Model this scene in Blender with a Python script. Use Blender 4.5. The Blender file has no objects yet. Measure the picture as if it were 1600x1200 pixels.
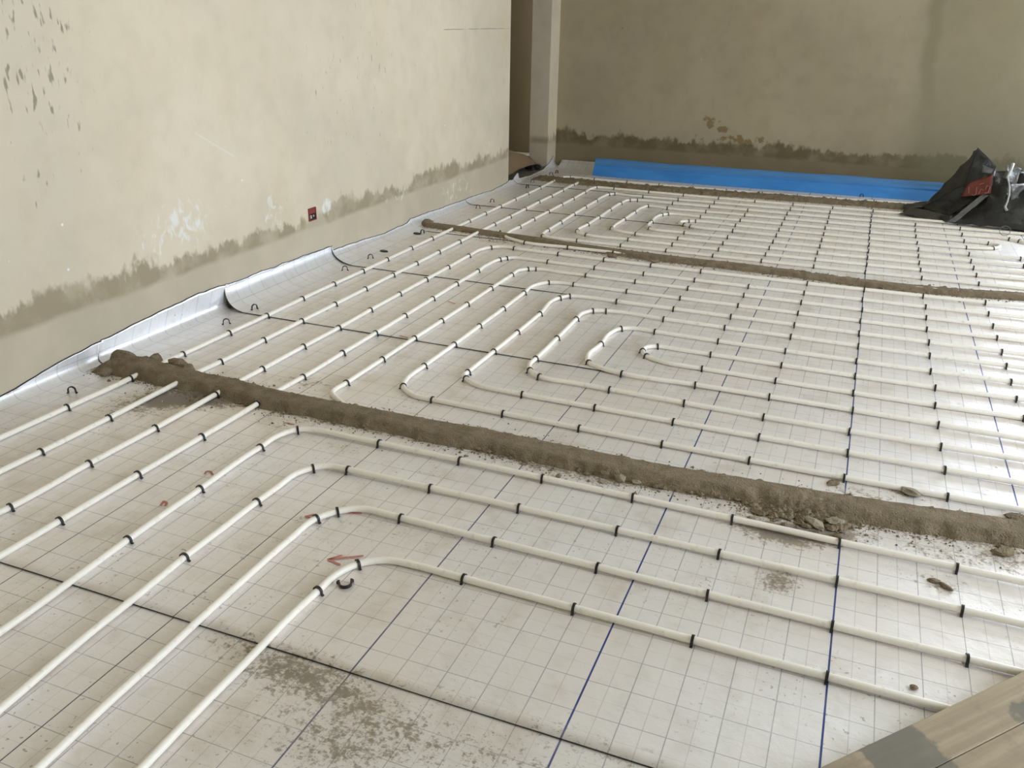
import bpy, bmesh, math, random
from mathutils import Vector, Matrix, noise
random.seed(7)
scene = bpy.context.scene
C = scene.collection

# ------------------------------------------------------------------ camera
F_PX = 1354.443
YAW, PITCH, ROLL = -0.373765, 0.402880, 0.019360
CAM = Vector((-0.111638, -1.817087, 1.372375))
fwd = Vector((math.sin(YAW) * math.cos(PITCH), math.cos(YAW) * math.cos(PITCH), -math.sin(PITCH)))
rgt = Vector((math.cos(YAW), -math.sin(YAW), 0))
upv = rgt.cross(fwd)
r2 = rgt * math.cos(ROLL) + upv * math.sin(ROLL)
u2 = -rgt * math.sin(ROLL) + upv * math.cos(ROLL)
cam_data = bpy.data.cameras.new('camera')
cam_data.sensor_fit = 'HORIZONTAL'
cam_data.sensor_width = 36.0
cam_data.lens = F_PX / 1600 * 36.0
cam_data.clip_start = 0.05
cam = bpy.data.objects.new('camera', cam_data)
C.objects.link(cam)
m = Matrix((r2, u2, -fwd)).transposed().to_4x4()
m.translation = CAM
cam.matrix_world = m
scene.camera = cam

# ------------------------------------------------------------------ room size, sky, daylight, exposure
XL, XR, YB, YR, ZC = -2.96, 3.4, 6.5, -3.2, 2.8      # left wall, right wall, back wall, rear wall, ceiling
WINDOWS = [(-0.7, 1.9, 0.80, 2.35), (5.75, 6.3, 0.05, 2.25)]        # opening in the right wall: y0, y1, z0, z1
PATIO = (1.45, 3.3, 0.05, 2.4)             # glass-door opening in the back wall, right of the view: x0, x1, z0, z1
SKY = 10.5
world = bpy.data.worlds.new('overcast_sky')
scene.world = world
world.use_nodes = True
bg = world.node_tree.nodes['Background']
bg.inputs[0].default_value = (0.757, 0.862, 1.0, 1)
bg.inputs[1].default_value = SKY
PORTALS = [((XR + .1, (q[0] + q[1]) / 2, (q[2] + q[3]) / 2), q[1] - q[0], q[3] - q[2], Matrix(((0, 0, 1), (1, 0, 0), (0, 1, 0)))) for q in WINDOWS]
PORTALS.append((((PATIO[0] + PATIO[1]) / 2, YB + .1, (PATIO[2] + PATIO[3]) / 2), PATIO[1] - PATIO[0], PATIO[3] - PATIO[2], Matrix(((-1, 0, 0), (0, 0, 1), (0, 1, 0)))))
for loc, sw, sh, rot in PORTALS:                       # portals only guide the sky light through the openings
    ld = bpy.data.lights.new('window_portal', 'AREA')
    ld.shape = 'RECTANGLE'
    ld.size = sw
    ld.size_y = sh
    ld.cycles.is_portal = True
    lo = bpy.data.objects.new('window_portal', ld)
    lo.location = loc
    lo.rotation_euler = rot.to_euler()                 # local -Z faces into the room
    C.objects.link(lo)
scene.view_settings.view_transform = 'Standard'
scene.view_settings.look = 'None'
scene.view_settings.gamma = 1.0
scene.view_settings.use_curve_mapping = False
scene.view_settings.exposure = 0.52
scene.cycles.max_bounces = 6
scene.cycles.diffuse_bounces = 4
scene.cycles.glossy_bounces = 3

# ------------------------------------------------------------------ helpers
def link(name, me, mat=None, parent=None):
    o = bpy.data.objects.new(name, me)
    C.objects.link(o)
    if mat is not None and me is not None and not me.materials:
        for k in (mat if isinstance(mat, (list, tuple)) else [mat]):
            me.materials.append(k)
    if parent is not None:
        o.parent = parent
    return o

def mesh(name, vs, fs, smooth=False):
    me = bpy.data.meshes.new(name)
    me.from_pydata([tuple(v) for v in vs], [], fs)
    me.update()
    if smooth:
        me.polygons.foreach_set('use_smooth', [True] * len(me.polygons))
    return me

def tag(o, label, cat, group=None, kind=None):
    o['label'] = label
    o['category'] = cat
    if group: o['group'] = group
    if kind: o['kind'] = kind
    return o

def struct(name, me, mat, label=None):
    o = link(name, me, mat)
    o['kind'] = 'structure'
    if label: o['label'] = label
    return o

def empty(name, loc=(0, 0, 0)):
    o = bpy.data.objects.new(name, None)
    o.empty_display_size = 0.05
    o.location = loc
    C.objects.link(o)
    return o

class MB:
    def __init__(s): s.v = []; s.f = []
    def add(s, vs, fs):
        n = len(s.v); s.v += [tuple(v) for v in vs]; s.f += [tuple(i + n for i in f) for f in fs]
    def box(s, a, b):
        x0, y0, z0 = a; x1, y1, z1 = b
        s.add([(x0,y0,z0),(x1,y0,z0),(x1,y1,z0),(x0,y1,z0),(x0,y0,z1),(x1,y0,z1),(x1,y1,z1),(x0,y1,z1)],
              [(0,3,2,1),(4,5,6,7),(0,1,5,4),(1,2,6,5),(2,3,7,6),(3,0,4,7)])
    def tube(s, pts, r, n=10, cap=True):
        pts = [Vector(p) for p in pts]; rings = []
        for i, p in enumerate(pts):
            t = (pts[min(i + 1, len(pts) - 1)] - pts[max(i - 1, 0)]).normalized()
            a = t.cross(Vector((0, 0, 1)))
            if a.length < 1e-3: a = t.cross(Vector((1, 0, 0)))
            a.normalize(); b = a.cross(t).normalized()
            rr = r[i] if isinstance(r, (list, tuple)) else r
            rings.append([p + (a * math.cos(k * 2 * math.pi / n) + b * math.sin(k * 2 * math.pi / n)) * rr for k in range(n)])
        vs = [q for g in rings for q in g]
        fs = [(i * n + k, i * n + (k + 1) % n, (i + 1) * n + (k + 1) % n, (i + 1) * n + k) for i in range(len(rings) - 1) for k in range(n)]
        if cap:
            fs += [tuple(reversed(range(n))), tuple((len(rings) - 1) * n + k for k in range(n))]
        s.add(vs, fs)
    def mesh(s, name, smooth=False): return mesh(name, s.v, s.f, smooth)

def grid_mesh(name, P, smooth=True, flip=False):
    """P: rows of points -> quad sheet"""
    nr, nc = len(P), len(P[0])
    vs = [q for row in P for q in row]
    fs = []
    for i in range(nr - 1):
        for j in range(nc - 1):
            q = (i * nc + j, i * nc + j + 1, (i + 1) * nc + j + 1, (i + 1) * nc + j)
            fs.append(tuple(reversed(q)) if flip else q)
    return mesh(name, vs, fs, smooth)

def nz(x, y=0.0, z=0.0): return noise.noise(Vector((x, y, z)))

# ---- small node language
class N:
    def __init__(s, name):
        s.m = bpy.data.materials.new(name); s.m.use_nodes = True
        s.t = s.m.node_tree; s.b = s.t.nodes['Principled BSDF']
        s._pos = None
    def _set(s, sock, v):
        if hasattr(v, 'is_output') or isinstance(v, bpy.types.NodeSocket): s.t.links.new(v, sock)
        elif isinstance(v, (tuple, list)) and len(v) == 3 and sock.type == 'RGBA': sock.default_value = (*v, 1)
        else: sock.default_value = v
    def math(s, op, a, b=None, c=None, clamp=False):
        n = s.t.nodes.new('ShaderNodeMath'); n.operation = op; n.use_clamp = clamp
        s._set(n.inputs[0], a)
        if b is not None: s._set(n.inputs[1], b)
        if c is not None: s._set(n.inputs[2], c)
        return n.outputs[0]
    def pos(s):
        if s._pos is None:
            g = s.t.nodes.new('ShaderNodeNewGeometry'); sp = s.t.nodes.new('ShaderNodeSeparateXYZ')
            s.t.links.new(g.outputs['Position'], sp.inputs[0]); s._pos = (g.outputs['Position'], *sp.outputs)
        return s._pos
    def objpos(s):
        g = s.t.nodes.new('ShaderNodeTexCoord'); sp = s.t.nodes.new('ShaderNodeSeparateXYZ')
        s.t.links.new(g.outputs['Object'], sp.inputs[0]); return (g.outputs['Object'], *sp.outputs)
    def uv(s):
        g = s.t.nodes.new('ShaderNodeUVMap'); sp = s.t.nodes.new('ShaderNodeSeparateXYZ')
        s.t.links.new(g.outputs[0], sp.inputs[0]); return sp.outputs[0], sp.outputs[1]
    def attr(s, name):
        g = s.t.nodes.new('ShaderNodeAttribute'); g.attribute_name = name; return g.outputs['Fac']
    def vec(s, x, y, z):
        n = s.t.nodes.new('ShaderNodeCombineXYZ')
        for k, v in enumerate((x, y, z)): s._set(n.inputs[k], v)
        return n.outputs[0]
    def noise(s, vec, scale, detail=3, rough=0.55, dist=0.0):
        n = s.t.nodes.new('ShaderNodeTexNoise'); s._set(n.inputs['Vector'], vec)
        n.inputs['Scale'].default_value = scale; n.inputs['Detail'].default_value = detail
        n.inputs['Roughness'].default_value = rough; n.inputs['Distortion'].default_value = dist
        return n.outputs[0]
    def voronoi(s, vec, scale, feature='F1'):
        n = s.t.nodes.new('ShaderNodeTexVoronoi'); n.feature = feature; s._set(n.inputs['Vector'], vec)
        n.inputs['Scale'].default_value = scale; return n.outputs['Distance']
    def ramp(s, v, a, b, lo=0.0, hi=1.0):
        n = s.t.nodes.new('ShaderNodeMapRange'); n.interpolation_type = 'SMOOTHSTEP'
        s._set(n.inputs[0], v)
        for k, q in enumerate((a, b, lo, hi)): s._set(n.inputs[k + 1], q)
        return n.outputs[0]
    def mix(s, f, a, b):
        n = s.t.nodes.new('ShaderNodeMix'); n.data_type = 'RGBA'
        s._set(n.inputs[0], f); s._set(n.inputs[6], a); s._set(n.inputs[7], b); return n.outputs[2]
    def blob(s, u, v, cu, cv, ru, rv):
        a = s.math('DIVIDE', s.math('SUBTRACT', u, cu), ru); b = s.math('DIVIDE', s.math('SUBTRACT', v, cv), rv)
        d = s.math('SQRT', s.math('ADD', s.math('MULTIPLY', a, a), s.math('MULTIPLY', b, b)))
        return s.ramp(d, 0.25, 1.0, 1.0, 0.0)
    def bump(s, h, strength, dist=0.01):
        n = s.t.nodes.new('ShaderNodeBump'); n.inputs['Strength'].default_value = strength
        n.inputs['Distance'].default_value = dist; s._set(n.inputs['Height'], h)
        s.t.links.new(n.outputs[0], s.b.inputs['Normal'])
    def out(s, color=None, rough=None, metal=None, spec=None):
        if color is not None: s._set(s.b.inputs['Base Color'], color)
        if rough is not None: s._set(s.b.inputs['Roughness'], rough)
        if metal is not None: s._set(s.b.inputs['Metallic'], metal)
        if spec is not None: s._set(s.b.inputs['Specular IOR Level'], spec)
        return s.m

# ------------------------------------------------------------------ materials
def plaster(name, axis, upper, stain, lower, base_h, amp, lower_h, extra=None):
    n = N(name); P, x, y, z = n.pos(); u = y if axis == 'y' else x
    big = n.noise(P, 1.1, 3); fine = n.noise(P, 9, 5)
    col = n.mix(n.ramp(big, .35, .68), [c * .93 for c in upper], [min(c * 1.06, 1) for c in upper])
    warm = n.noise(n.vec(x, y, n.math('MULTIPLY', z, .5)), 2.3, 3)
    col = n.mix(n.math('MULTIPLY', n.ramp(warm, .45, .7), .35), col, (upper[0] * .98, upper[1] * .93, upper[2] * .80))
    col = n.mix(n.math('MULTIPLY', n.ramp(fine, .4, .75), .12), col, stain)
    # ragged damp edge above the newer plaster strip
    jag = n.noise(n.vec(u, 0.0, n.math('MULTIPLY', z, .35)), 3.2, 2)
    jag2 = n.noise(n.vec(u, 0.0, n.math('MULTIPLY', z, .5)), 17, 3, .6)
    h = n.math('ADD', n.math('MULTIPLY_ADD', n.math('SUBTRACT', jag, .5), amp * 1.3, base_h), n.math('MULTIPLY', n.math('SUBTRACT', jag2, .5), amp * 1.1))
    soft = n.math('MULTIPLY_ADD', n.noise(P, 5, 2), .07, .006)
    st = n.ramp(z, h, n.math('ADD', h, soft), 1.0, 0.0)
    patchy = n.math('MULTIPLY', st, n.ramp(n.noise(P, 6.5, 4), .25, .6, .55, 1.0))
    col = n.mix(patchy, col, stain)
    lh = n.math('ADD', lower_h, n.math('MULTIPLY', n.math('SUBTRACT', n.noise(n.vec(u, 0.0, 0.0), 2.6, 2), .5), .045))
    lo = n.ramp(z, n.math('SUBTRACT', lh, .012), n.math('ADD', lh, .02), 1.0, 0.0)
    lc = n.mix(n.ramp(n.noise(P, 4, 3), .35, .7), [c * .94 for c in lower], [c * 1.05 for c in lower])
    col = n.mix(lo, col, lc)
    if extra: col = extra(n, col, u, z, P)
    n.bump(n.math('ADD', n.math('MULTIPLY', fine, .5), n.noise(P, 60, 3)), .12, .004)
    return n.out(col, .85, 0, .25)

def left_marks(n, col, u, z, P):
    # repaired strip below the socket box
    pm = n.blob(u, z, 2.33, .20, .17, .20)
    col = n.mix(n.ramp(pm, .25, .6, 0, .6), col, (.60, .535, .41))
    # dark dribbles and pocks
    d = n.noise(n.vec(n.math('MULTIPLY', u, 46), 3.0, n.math('MULTIPLY', z, 11)), 1.0, 2)
    dm = n.math('MAXIMUM', n.blob(u, z, .62, 1.25, .45, .75), n.math('MULTIPLY', n.blob(u, z, 2.9, .95, 1.0, .65), .55))
    dm = n.math('MULTIPLY', n.ramp(n.math('MULTIPLY_ADD', dm, .13, d), .715, .80), n.ramp(dm, .02, .25))
    col = n.mix(n.math('MULTIPLY', dm, .85), col, (.29, .25, .175))
    p = n.noise(n.vec(n.math('MULTIPLY', u, 22), 9.0, n.math('MULTIPLY', z, 22)), 1.0, 1)
    col = n.mix(n.math('MULTIPLY', n.ramp(p, .78, .82), .5), col, (.36, .33, .25))
    # white plaster splashes
    w = n.noise(n.vec(0.0, u, n.math('MULTIPLY', z, .7)), 24, 3, .55, .6)
    for (cu, cz, ru, rz, k) in [(1.30, .47, .26, .15, .20), (1.10, .40, .14, .10, .14), (1.95, .38, .12, .14, .15), (2.45, .335, .075, .06, .32), (3.30, .255, .30, .06, .13), (4.2, .15, .5, .12, .10)]:
        mk = n.ramp(n.math('MULTIPLY_ADD', n.blob(u, z, cu, cz, ru, rz), k, w), .62, .84)
        mk = n.math('MULTIPLY', mk, n.ramp(n.blob(u, z, cu, cz, ru, rz), .0, .25))
        col = n.mix(n.math('MULTIPLY', mk, .85), col, (.86, .85, .80))
    sp = n.voronoi(n.vec(n.math('MULTIPLY', u, 11), 0.0, n.math('MULTIPLY', z, 11)), 1.0)
    sm = n.math('MULTIPLY', n.ramp(sp, .05, .075, 1, 0), n.ramp(z, .30, .42)); sm = n.math('MULTIPLY', sm, n.ramp(z, .6, .75, 1, 0))
    col = n.mix(n.math('MULTIPLY', sm, n.ramp(n.noise(P, 3, 1), .5, .56)), col, (.9, .89, .84))
    # scratch
    zc = n.math('MULTIPLY_ADD', u, -.55, 1.64)
    sc = n.math('MULTIPLY', n.ramp(n.math('ABSOLUTE', n.math('SUBTRACT', z, zc)), .003, .008, 1, 0), n.math('MULTIPLY', n.ramp(u, 1.42, 1.46), n.ramp(u, 1.66, 1.72, 1, 0)))
    col = n.mix(n.math('MULTIPLY', sc, .35), col, (.85, .84, .78))
    # horizontal hairline by the doorway
    cr = n.math('MULTIPLY', n.ramp(n.math('ABSOLUTE', n.math('SUBTRACT', z, n.math('MULTIPLY_ADD', n.noise(n.vec(u, 0.0, 0.0), 9, 2), .012, 1.262))), .0015, .0055, 1, 0), n.math('MULTIPLY', n.ramp(u, 4.0, 4.05), n.ramp(u, 5.2, 5.25, 1, 0)))
    col = n.mix(n.math('MULTIPLY', cr, n.ramp(n.noise(P, 7, 2), .35, .6, .1, .6)), col, (.24, .21, .15))
    return col

def back_marks(n, col, u, z, P):
    w = n.noise(P, 11, 4, .6)
    for (cu, cz, ru, rz, k) in [(-1.45, .50, .11, .13, .20), (-1.36, .445, .12, .05, .22), (-1.2, .36, .5, .05, .09)]:
        b = n.blob(u, z, cu, cz, ru, rz)
        col = n.mix(n.math('MULTIPLY', n.ramp(n.math('MULTIPLY_ADD', b, k, w), .60, .66), n.ramp(b, 0, .2)), col, (.27, .20, .10))
    # vertical run of damp
    zz = n.math('MULTIPLY_ADD', n.noise(n.vec(z, 0.0, 0.0), 2.2, 2), .16, n.math('MULTIPLY', z, -.06))
    dd = n.math('ABSOLUTE', n.math('SUBTRACT', n.math('SUBTRACT', u, .24), zz))
    run = n.math('MULTIPLY', n.ramp(dd, .015, .085, 1, 0), n.ramp(z, .55, .95))
    col = n.mix(n.math('MULTIPLY', run, .45), col, (.23, .195, .115))
    side = n.math('MULTIPLY', n.ramp(u, .05, .35), n.ramp(z, .25, .9, .6, .36))
    col = n.mix(side, col, (.25, .23, .15))
    dk = n.noise(n.vec(n.math('MULTIPLY', u, 16), 2.0, n.math('MULTIPLY', z, 13)), 1.0, 2)
    col = n.mix(n.math('MULTIPLY', n.ramp(dk, .73, .80), .6), col, (.13, .11, .07))
    lt = n.noise(n.vec(n.math('MULTIPLY', u, 40), 5.0, n.math('MULTIPLY', z, 9)), 1.0, 1)
    lm = n.math('MULTIPLY', n.ramp(lt, .79, .84), n.ramp(u, -1.4, -2.0))
    return n.mix(n.math('MULTIPLY', lm, .7), col, (.72, .70, .62))

M = {}
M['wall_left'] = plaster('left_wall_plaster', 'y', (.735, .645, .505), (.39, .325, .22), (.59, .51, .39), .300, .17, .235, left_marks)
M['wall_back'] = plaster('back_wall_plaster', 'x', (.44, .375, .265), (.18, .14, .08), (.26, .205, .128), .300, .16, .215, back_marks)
M['wall_plain'] = plaster('plain_plaster', 'x', (.62, .58, .47), (.40, .36, .26), (.50, .46, .36), .02, .02, .0)
n = N('rough_concrete'); P = n.pos()[0]
M['concrete'] = n.out(n.mix(n.noise(P, 5, 5), (.22, .19, .15), (.36, .32, .26)), .9, 0, .2)
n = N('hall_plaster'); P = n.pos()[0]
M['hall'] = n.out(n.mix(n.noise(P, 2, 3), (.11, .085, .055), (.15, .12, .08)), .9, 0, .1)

def foil():
    n = N('gridded_foil'); P, x, y, z = n.pos(); u, v = n.uv()
    fade = n.ramp(n.noise(P, 7, 3), .25, .6, .55, 1.0)
    def ln(c, per, w):   # printed line every per metres, w wide
        return n.ramp(n.math('PINGPONG', c, per / 2), w * .35, w * .65, 1.0, 0.0)
    dirt = n.attr('dirt')
    dust_and_sky_tint = n.attr('dust')
    base = n.mix(n.ramp(n.noise(P, 1.7, 4), .35, .68), (.90, .90, .94), (.95, .955, .99))  # bluish base puts the sky's reflection into the colour of the wall curl
    base = n.mix(n.math('MULTIPLY', dust_and_sky_tint, n.ramp(n.noise(P, 1.3, 4), .3, .7, .95, .45)), base, (.89, .825, .775))  # beige dust film on the flats covers that painted sky tint
    base = n.mix(n.math('MULTIPLY', n.ramp(n.noise(P, 13, 2), .5, .75), .28), base, (.70, .65, .58))
    cloud = n.math('MULTIPLY', n.math('MULTIPLY', dust_and_sky_tint, n.ramp(n.noise(P, 4.5, 4, .62), .50, .74)), .45)
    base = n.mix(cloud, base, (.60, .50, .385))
    minor = n.math('MULTIPLY', n.math('MAXIMUM', ln(u, .05, .0018), n.math('MULTIPLY', ln(v, .05, .0013), .7)), .30)
    med = n.math('MULTIPLY', n.math('MAXIMUM', ln(u, .10, .0024), ln(v, .10, .0022)), .46)
    bold = n.math('MAXIMUM', n.math('MULTIPLY', ln(u, .50, .0046), n.ramp(x, -1.3, -.8)), n.math('MULTIPLY', ln(u, .50, .0032), .9))
    col = n.mix(n.math('MULTIPLY', minor, fade), base, (.22, .22, .24))
    col = n.mix(n.math('MULTIPLY', med, fade), col, (.17, .18, .24))
    blue = n.mix(n.ramp(x, -1.4, -.6), (.06, .07, .10), (.03, .06, .25))
    col = n.mix(n.math('MULTIPLY', bold, n.ramp(fade, .5, .9, .7, 1.0)), col, blue)
    sp = n.noise(P, 26, 4, .7); sp2 = n.noise(P, 95, 2, .7)
    dm = n.ramp(n.math('MULTIPLY_ADD', dirt, .55, n.math('MULTIPLY_ADD', sp2, .9, n.math('MULTIPLY', sp, 1.1))), 1.22, 1.52)
    dm = n.math('MULTIPLY', dm, n.ramp(dirt, .03, .35))
    speck = n.math('MULTIPLY', n.ramp(n.noise(P, 85, 1, .6), .68, .74), n.ramp(n.noise(P, 2.6, 3), .44, .62))
    dm = n.math('MAXIMUM', dm, n.math('MULTIPLY', speck, .7))
    haze = n.math('MULTIPLY', n.ramp(dirt, .05, 1.1), .42)
    col = n.mix(haze, col, (.47, .39, .285))
    col = n.mix(n.math('MULTIPLY', dm, .88), col, n.mix(n.noise(P, 18, 3), n.mix(n.ramp(dirt, .65, 1.2), (.22, .165, .105), (.12, .10, .075)), n.mix(n.ramp(dirt, .65, 1.2), (.37, .295, .205), (.24, .20, .145))))
    rough = n.math('ADD', n.math('MULTIPLY', n.math('MAXIMUM', dm, haze), .4), n.math('MULTIPLY_ADD', n.noise(P, 9, 3), .10, n.math('MULTIPLY_ADD', dust_and_sky_tint, .10, .30)))
    weave = n.noise(n.vec(n.math('MULTIPLY', x, 1.0), n.math('MULTIPLY', y, 1.0), z), 330, 1)
    n.bump(n.math('ADD', n.math('MULTIPLY', n.noise(P, 14, 3), 2.4), n.math('ADD', n.math('MULTIPLY', weave, .25), n.math('MULTIPLY', dm, .6))), .32, .004)
    return n.out(col, rough, n.math('MULTIPLY_ADD', dm, -.3, .40), .5)
M['foil'] = foil()
n = N('foil_cut_edge'); M['foil_edge'] = n.out((.035, .038, .045), .6)
n = N('white_pipe'); P = n.pos()[0]
gr = n.ramp(n.noise(P, 38, 5, .65), .56, .72)
M['pipe'] = n.out(n.mix(n.math('MULTIPLY', gr, .35), (.96, .90, .81), (.52, .43, .32)), .34, 0, .5)
n = N('black_clip_plastic'); M['clip'] = n.out((.012, .012, .013), .42)
def mortar_mat(name, a, b, bs=.95):
    n = N(name); P = n.pos()[0]
    f = n.noise(P, 22, 6, .65)
    c = n.mix(n.ramp(f, .3, .7), a, b)
    c = n.mix(n.math('MULTIPLY', n.ramp(n.noise(P, 70, 3), .6, .72), .45), c, [q * .5 for q in a])
    n.bump(n.math('ADD', n.noise(P, 55, 5, .7), n.noise(P, 190, 3)), bs, .010)
    return n.out(c, .95, 0, .15)
M['mortar'] = mortar_mat('wet_mortar', (.235, .180, .115), (.345, .27, .182))
M['mortar_pale'] = mortar_mat('dry_mortar_lump', (.30, .255, .185), (.40, .345, .26), .4)
n = N('blue_foam'); P = n.pos()[0]
bc = n.mix(n.ramp(n.noise(n.vec(n.math('MULTIPLY', n.pos()[1], .25), n.pos()[2], n.pos()[3]), 9, 3), .35, .65), (.035, .23, .66), (.05, .28, .74))
bc = n.mix(n.math('MULTIPLY', n.ramp(n.math('MULTIPLY_ADD', n.noise(n.vec(n.math('MULTIPLY', n.pos()[1], .5), 0.0, n.math('MULTIPLY', n.pos()[3], 3.0)), 6, 4), .06, n.pos()[3]), .10, .16), .55), bc, (.10, .22, .40))
M['blue'] = n.out(bc, .42, 0, .5)
n = N('black_plastic'); P = n.pos()[0]
n.bump(n.noise(P, 18, 4), .5, .02)
M['black'] = n.out((.012, .0125, .013), .30, 0, .5)
n = N('dusty_black_plastic'); P = n.pos()[0]
n.bump(n.noise(P, 14, 4), .4, .02)
M['black_dusty'] = n.out(n.mix(n.noise(P, 12, 3), (.035, .034, .03), (.075, .07, .06)), .5, 0, .4)
n = N('grey_film'); P = n.pos()[0]
n.bump(n.noise(P, 25, 4), .6, .02)
M['film'] = n.out(n.mix(n.noise(P, 20, 3), (.06, .06, .058), (.17, .17, .165)), .28, 0, .6)
n = N('red_print'); P = n.pos()[0]
M['red_print'] = n.out(n.mix(n.noise(P, 14, 3), (.11, .020, .012), (.18, .032, .02)), .45)
n = N('pale_print'); M['pale_print'] = n.out((.36, .17, .11), .5)
n = N('white_plastic'); M['white_plastic'] = n.out((.50, .50, .48), .5)
n = N('red_box_plastic'); M['red_box'] = n.out((.24, .022, .018), .45)
n = N('dark_hollow'); M['hollow'] = n.out((.03, .022, .018), .9)
n = N('red_marker'); M['marker'] = n.out((.58, .20, .165), .6)
n = N('sand'); P = n.pos()[0]; n.bump(n.noise(P, 40, 5), .4, .01)
M['sand'] = n.out(n.mix(n.noise(P, 8, 4), (.27, .19, .115), (.35, .25, .16)), .95, 0, .1)
def board_mat():
    n = N('plywood'); O, x, y, z = n.objpos()
    g = n.noise(n.vec(n.math('MULTIPLY', x, 2.0), n.math('MULTIPLY', y, 60), 0.0), 1.0, 4)
    c = n.mix(n.ramp(g, .35, .7), (.37, .295, .20), (.46, .37, .255))
    c = n.mix(n.math('MULTIPLY', n.ramp(n.noise(O, 20, 5, .7), .5, .7), .35), c, (.24, .19, .125))
    edge = n.math('MULTIPLY', n.math('SUBTRACT', n.noise(O, 22, 4), .5), .10)
    def patch(x0, x1, y0, y1):
        a = n.math('ADD', x, edge); b = n.math('ADD', y, edge)
        return n.math('MULTIPLY', n.math('MULTIPLY', n.ramp(a, x0, x0 + .012), n.ramp(a, x1, x1 + .012, 1, 0)), n.math('MULTIPLY', n.ramp(b, y0, y0 + .012), n.ramp(b, y1, y1 + .012, 1, 0)))
    pm = n.math('MAXIMUM', patch(.10, .245, -.13, .02), patch(.47, .80, -.24, -.065))
    pm = n.math('MULTIPLY', pm, n.ramp(n.noise(O, 8, 3), .2, .6, .75, 1.0))
    c = n.mix(n.math('MULTIPLY', pm, .85), c, (.175, .165, .135))
    lf = n.math('MULTIPLY', n.ramp(x, .0, .12, 1, 0), .55)
    c = n.mix(lf, c, (.22, .185, .13))
    n.bump(g, .12, .003)
    return n.out(c, .7, 0, .3)
M['board'] = board_mat()

# ------------------------------------------------------------------ the room
b = MB()
b.box((XL - .5 - 2.0, YR - .3, -.25), (XR + .4, YB + 1.2, -.004))
struct('floor', b.mesh('floor'), M['concrete'], 'rough concrete slab under the foil sheets')
b = MB(); b.box((XL - 2.4, YR - .3, ZC), (XR + .4, YB + 1.2, ZC + .15))
struct('ceiling', b.mesh('ceiling'), M['wall_plain'])
WT = .185; D0, D1 = 5.262, 6.255            # wall thickness, doorway
b = MB()
b.box((XL - WT, YR, -.004), (XL, D0, ZC)); b.box((XL - WT, D0, 2.1), (XL, D1, ZC)); b.box((XL - WT, D1, -.004), (XL, YB + .2, ZC))
struct('wall_left', b.mesh('wall_left'), M['wall_left'], 'bare beige plastered wall with a ragged damp line above the foil')
b = MB(); px0, px1, pz0, pz1 = PATIO
b.box((XL, YB, -.004), (px0, YB + .2, ZC)); b.box((px1, YB, -.004), (XR + .2, YB + .2, ZC)); b.box((px0, YB, -.004), (px1, YB + .2, pz0)); b.box((px0, YB, pz1), (px1, YB + .2, ZC))
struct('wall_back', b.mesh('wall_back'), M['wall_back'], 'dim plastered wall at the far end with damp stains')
b = MB(); b.box((XL - WT, YR - .2, -.004), (XR + .2, YR, ZC))
struct('wall_rear', b.mesh('wall_rear'), M['wall_plain'])
b = MB()
ys = sorted([YR, YB] + [w for q in WINDOWS for w in q[:2]])
for k in range(0, len(ys), 2): b.box((XR, ys[k], -.004), (XR + .2, ys[k + 1], ZC))
for (y0, y1, z0, z1) in WINDOWS:
    b.box((XR, y0, -.004), (XR + .2, y1, z0)); b.box((XR, y0, z1), (XR + .2, y1, ZC))
struct('wall_right', b.mesh('wall_right'), M['wall_plain'])
for k, (y0, y1, z0, z1) in enumerate(WINDOWS):
    b = MB(); t = .05
    for (a, c) in [((y0, z0), (y0 + t, z1)), ((y1 - t, z0), (y1, z1)), ((y0 + t, z0), (y1 - t, z0 + t)), ((y0 + t, z1 - t), (y1 - t, z1))]:
        b.box((XR + .06, a[0], a[1]), (XR + .12, c[0], c[1]))
    struct('window_%d' % (k + 1), b.mesh('window_frame'), M['white_plastic'])
b = MB(); t = .06
for (a, c) in [((px0, pz0), (px0 + t, pz1)), ((px1 - t, pz0), (px1, pz1)), ((px0 + t, pz0), (px1 - t, pz0 + t)), ((px0 + t, pz1 - t), (px1 - t, pz1))]:
    b.box((a[0], YB + .06, a[1]), (c[0], YB + .12, c[1]))
struct('door_1', b.mesh('door_frame'), M['white_plastic'])
# passage behind the doorway
b = MB()
b.box((XL - 1.9, 4.2, -.004), (XL - 1.7, YB + .9, ZC)); b.box((XL - 1.9, YB + .7, -.004), (XL - WT, YB + .9, ZC)); b.box((XL - 1.9, 4.0, -.004), (XL - WT, 4.2, ZC))
struct('wall_hall', b.mesh('wall_hall'), M['hall'])

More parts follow.
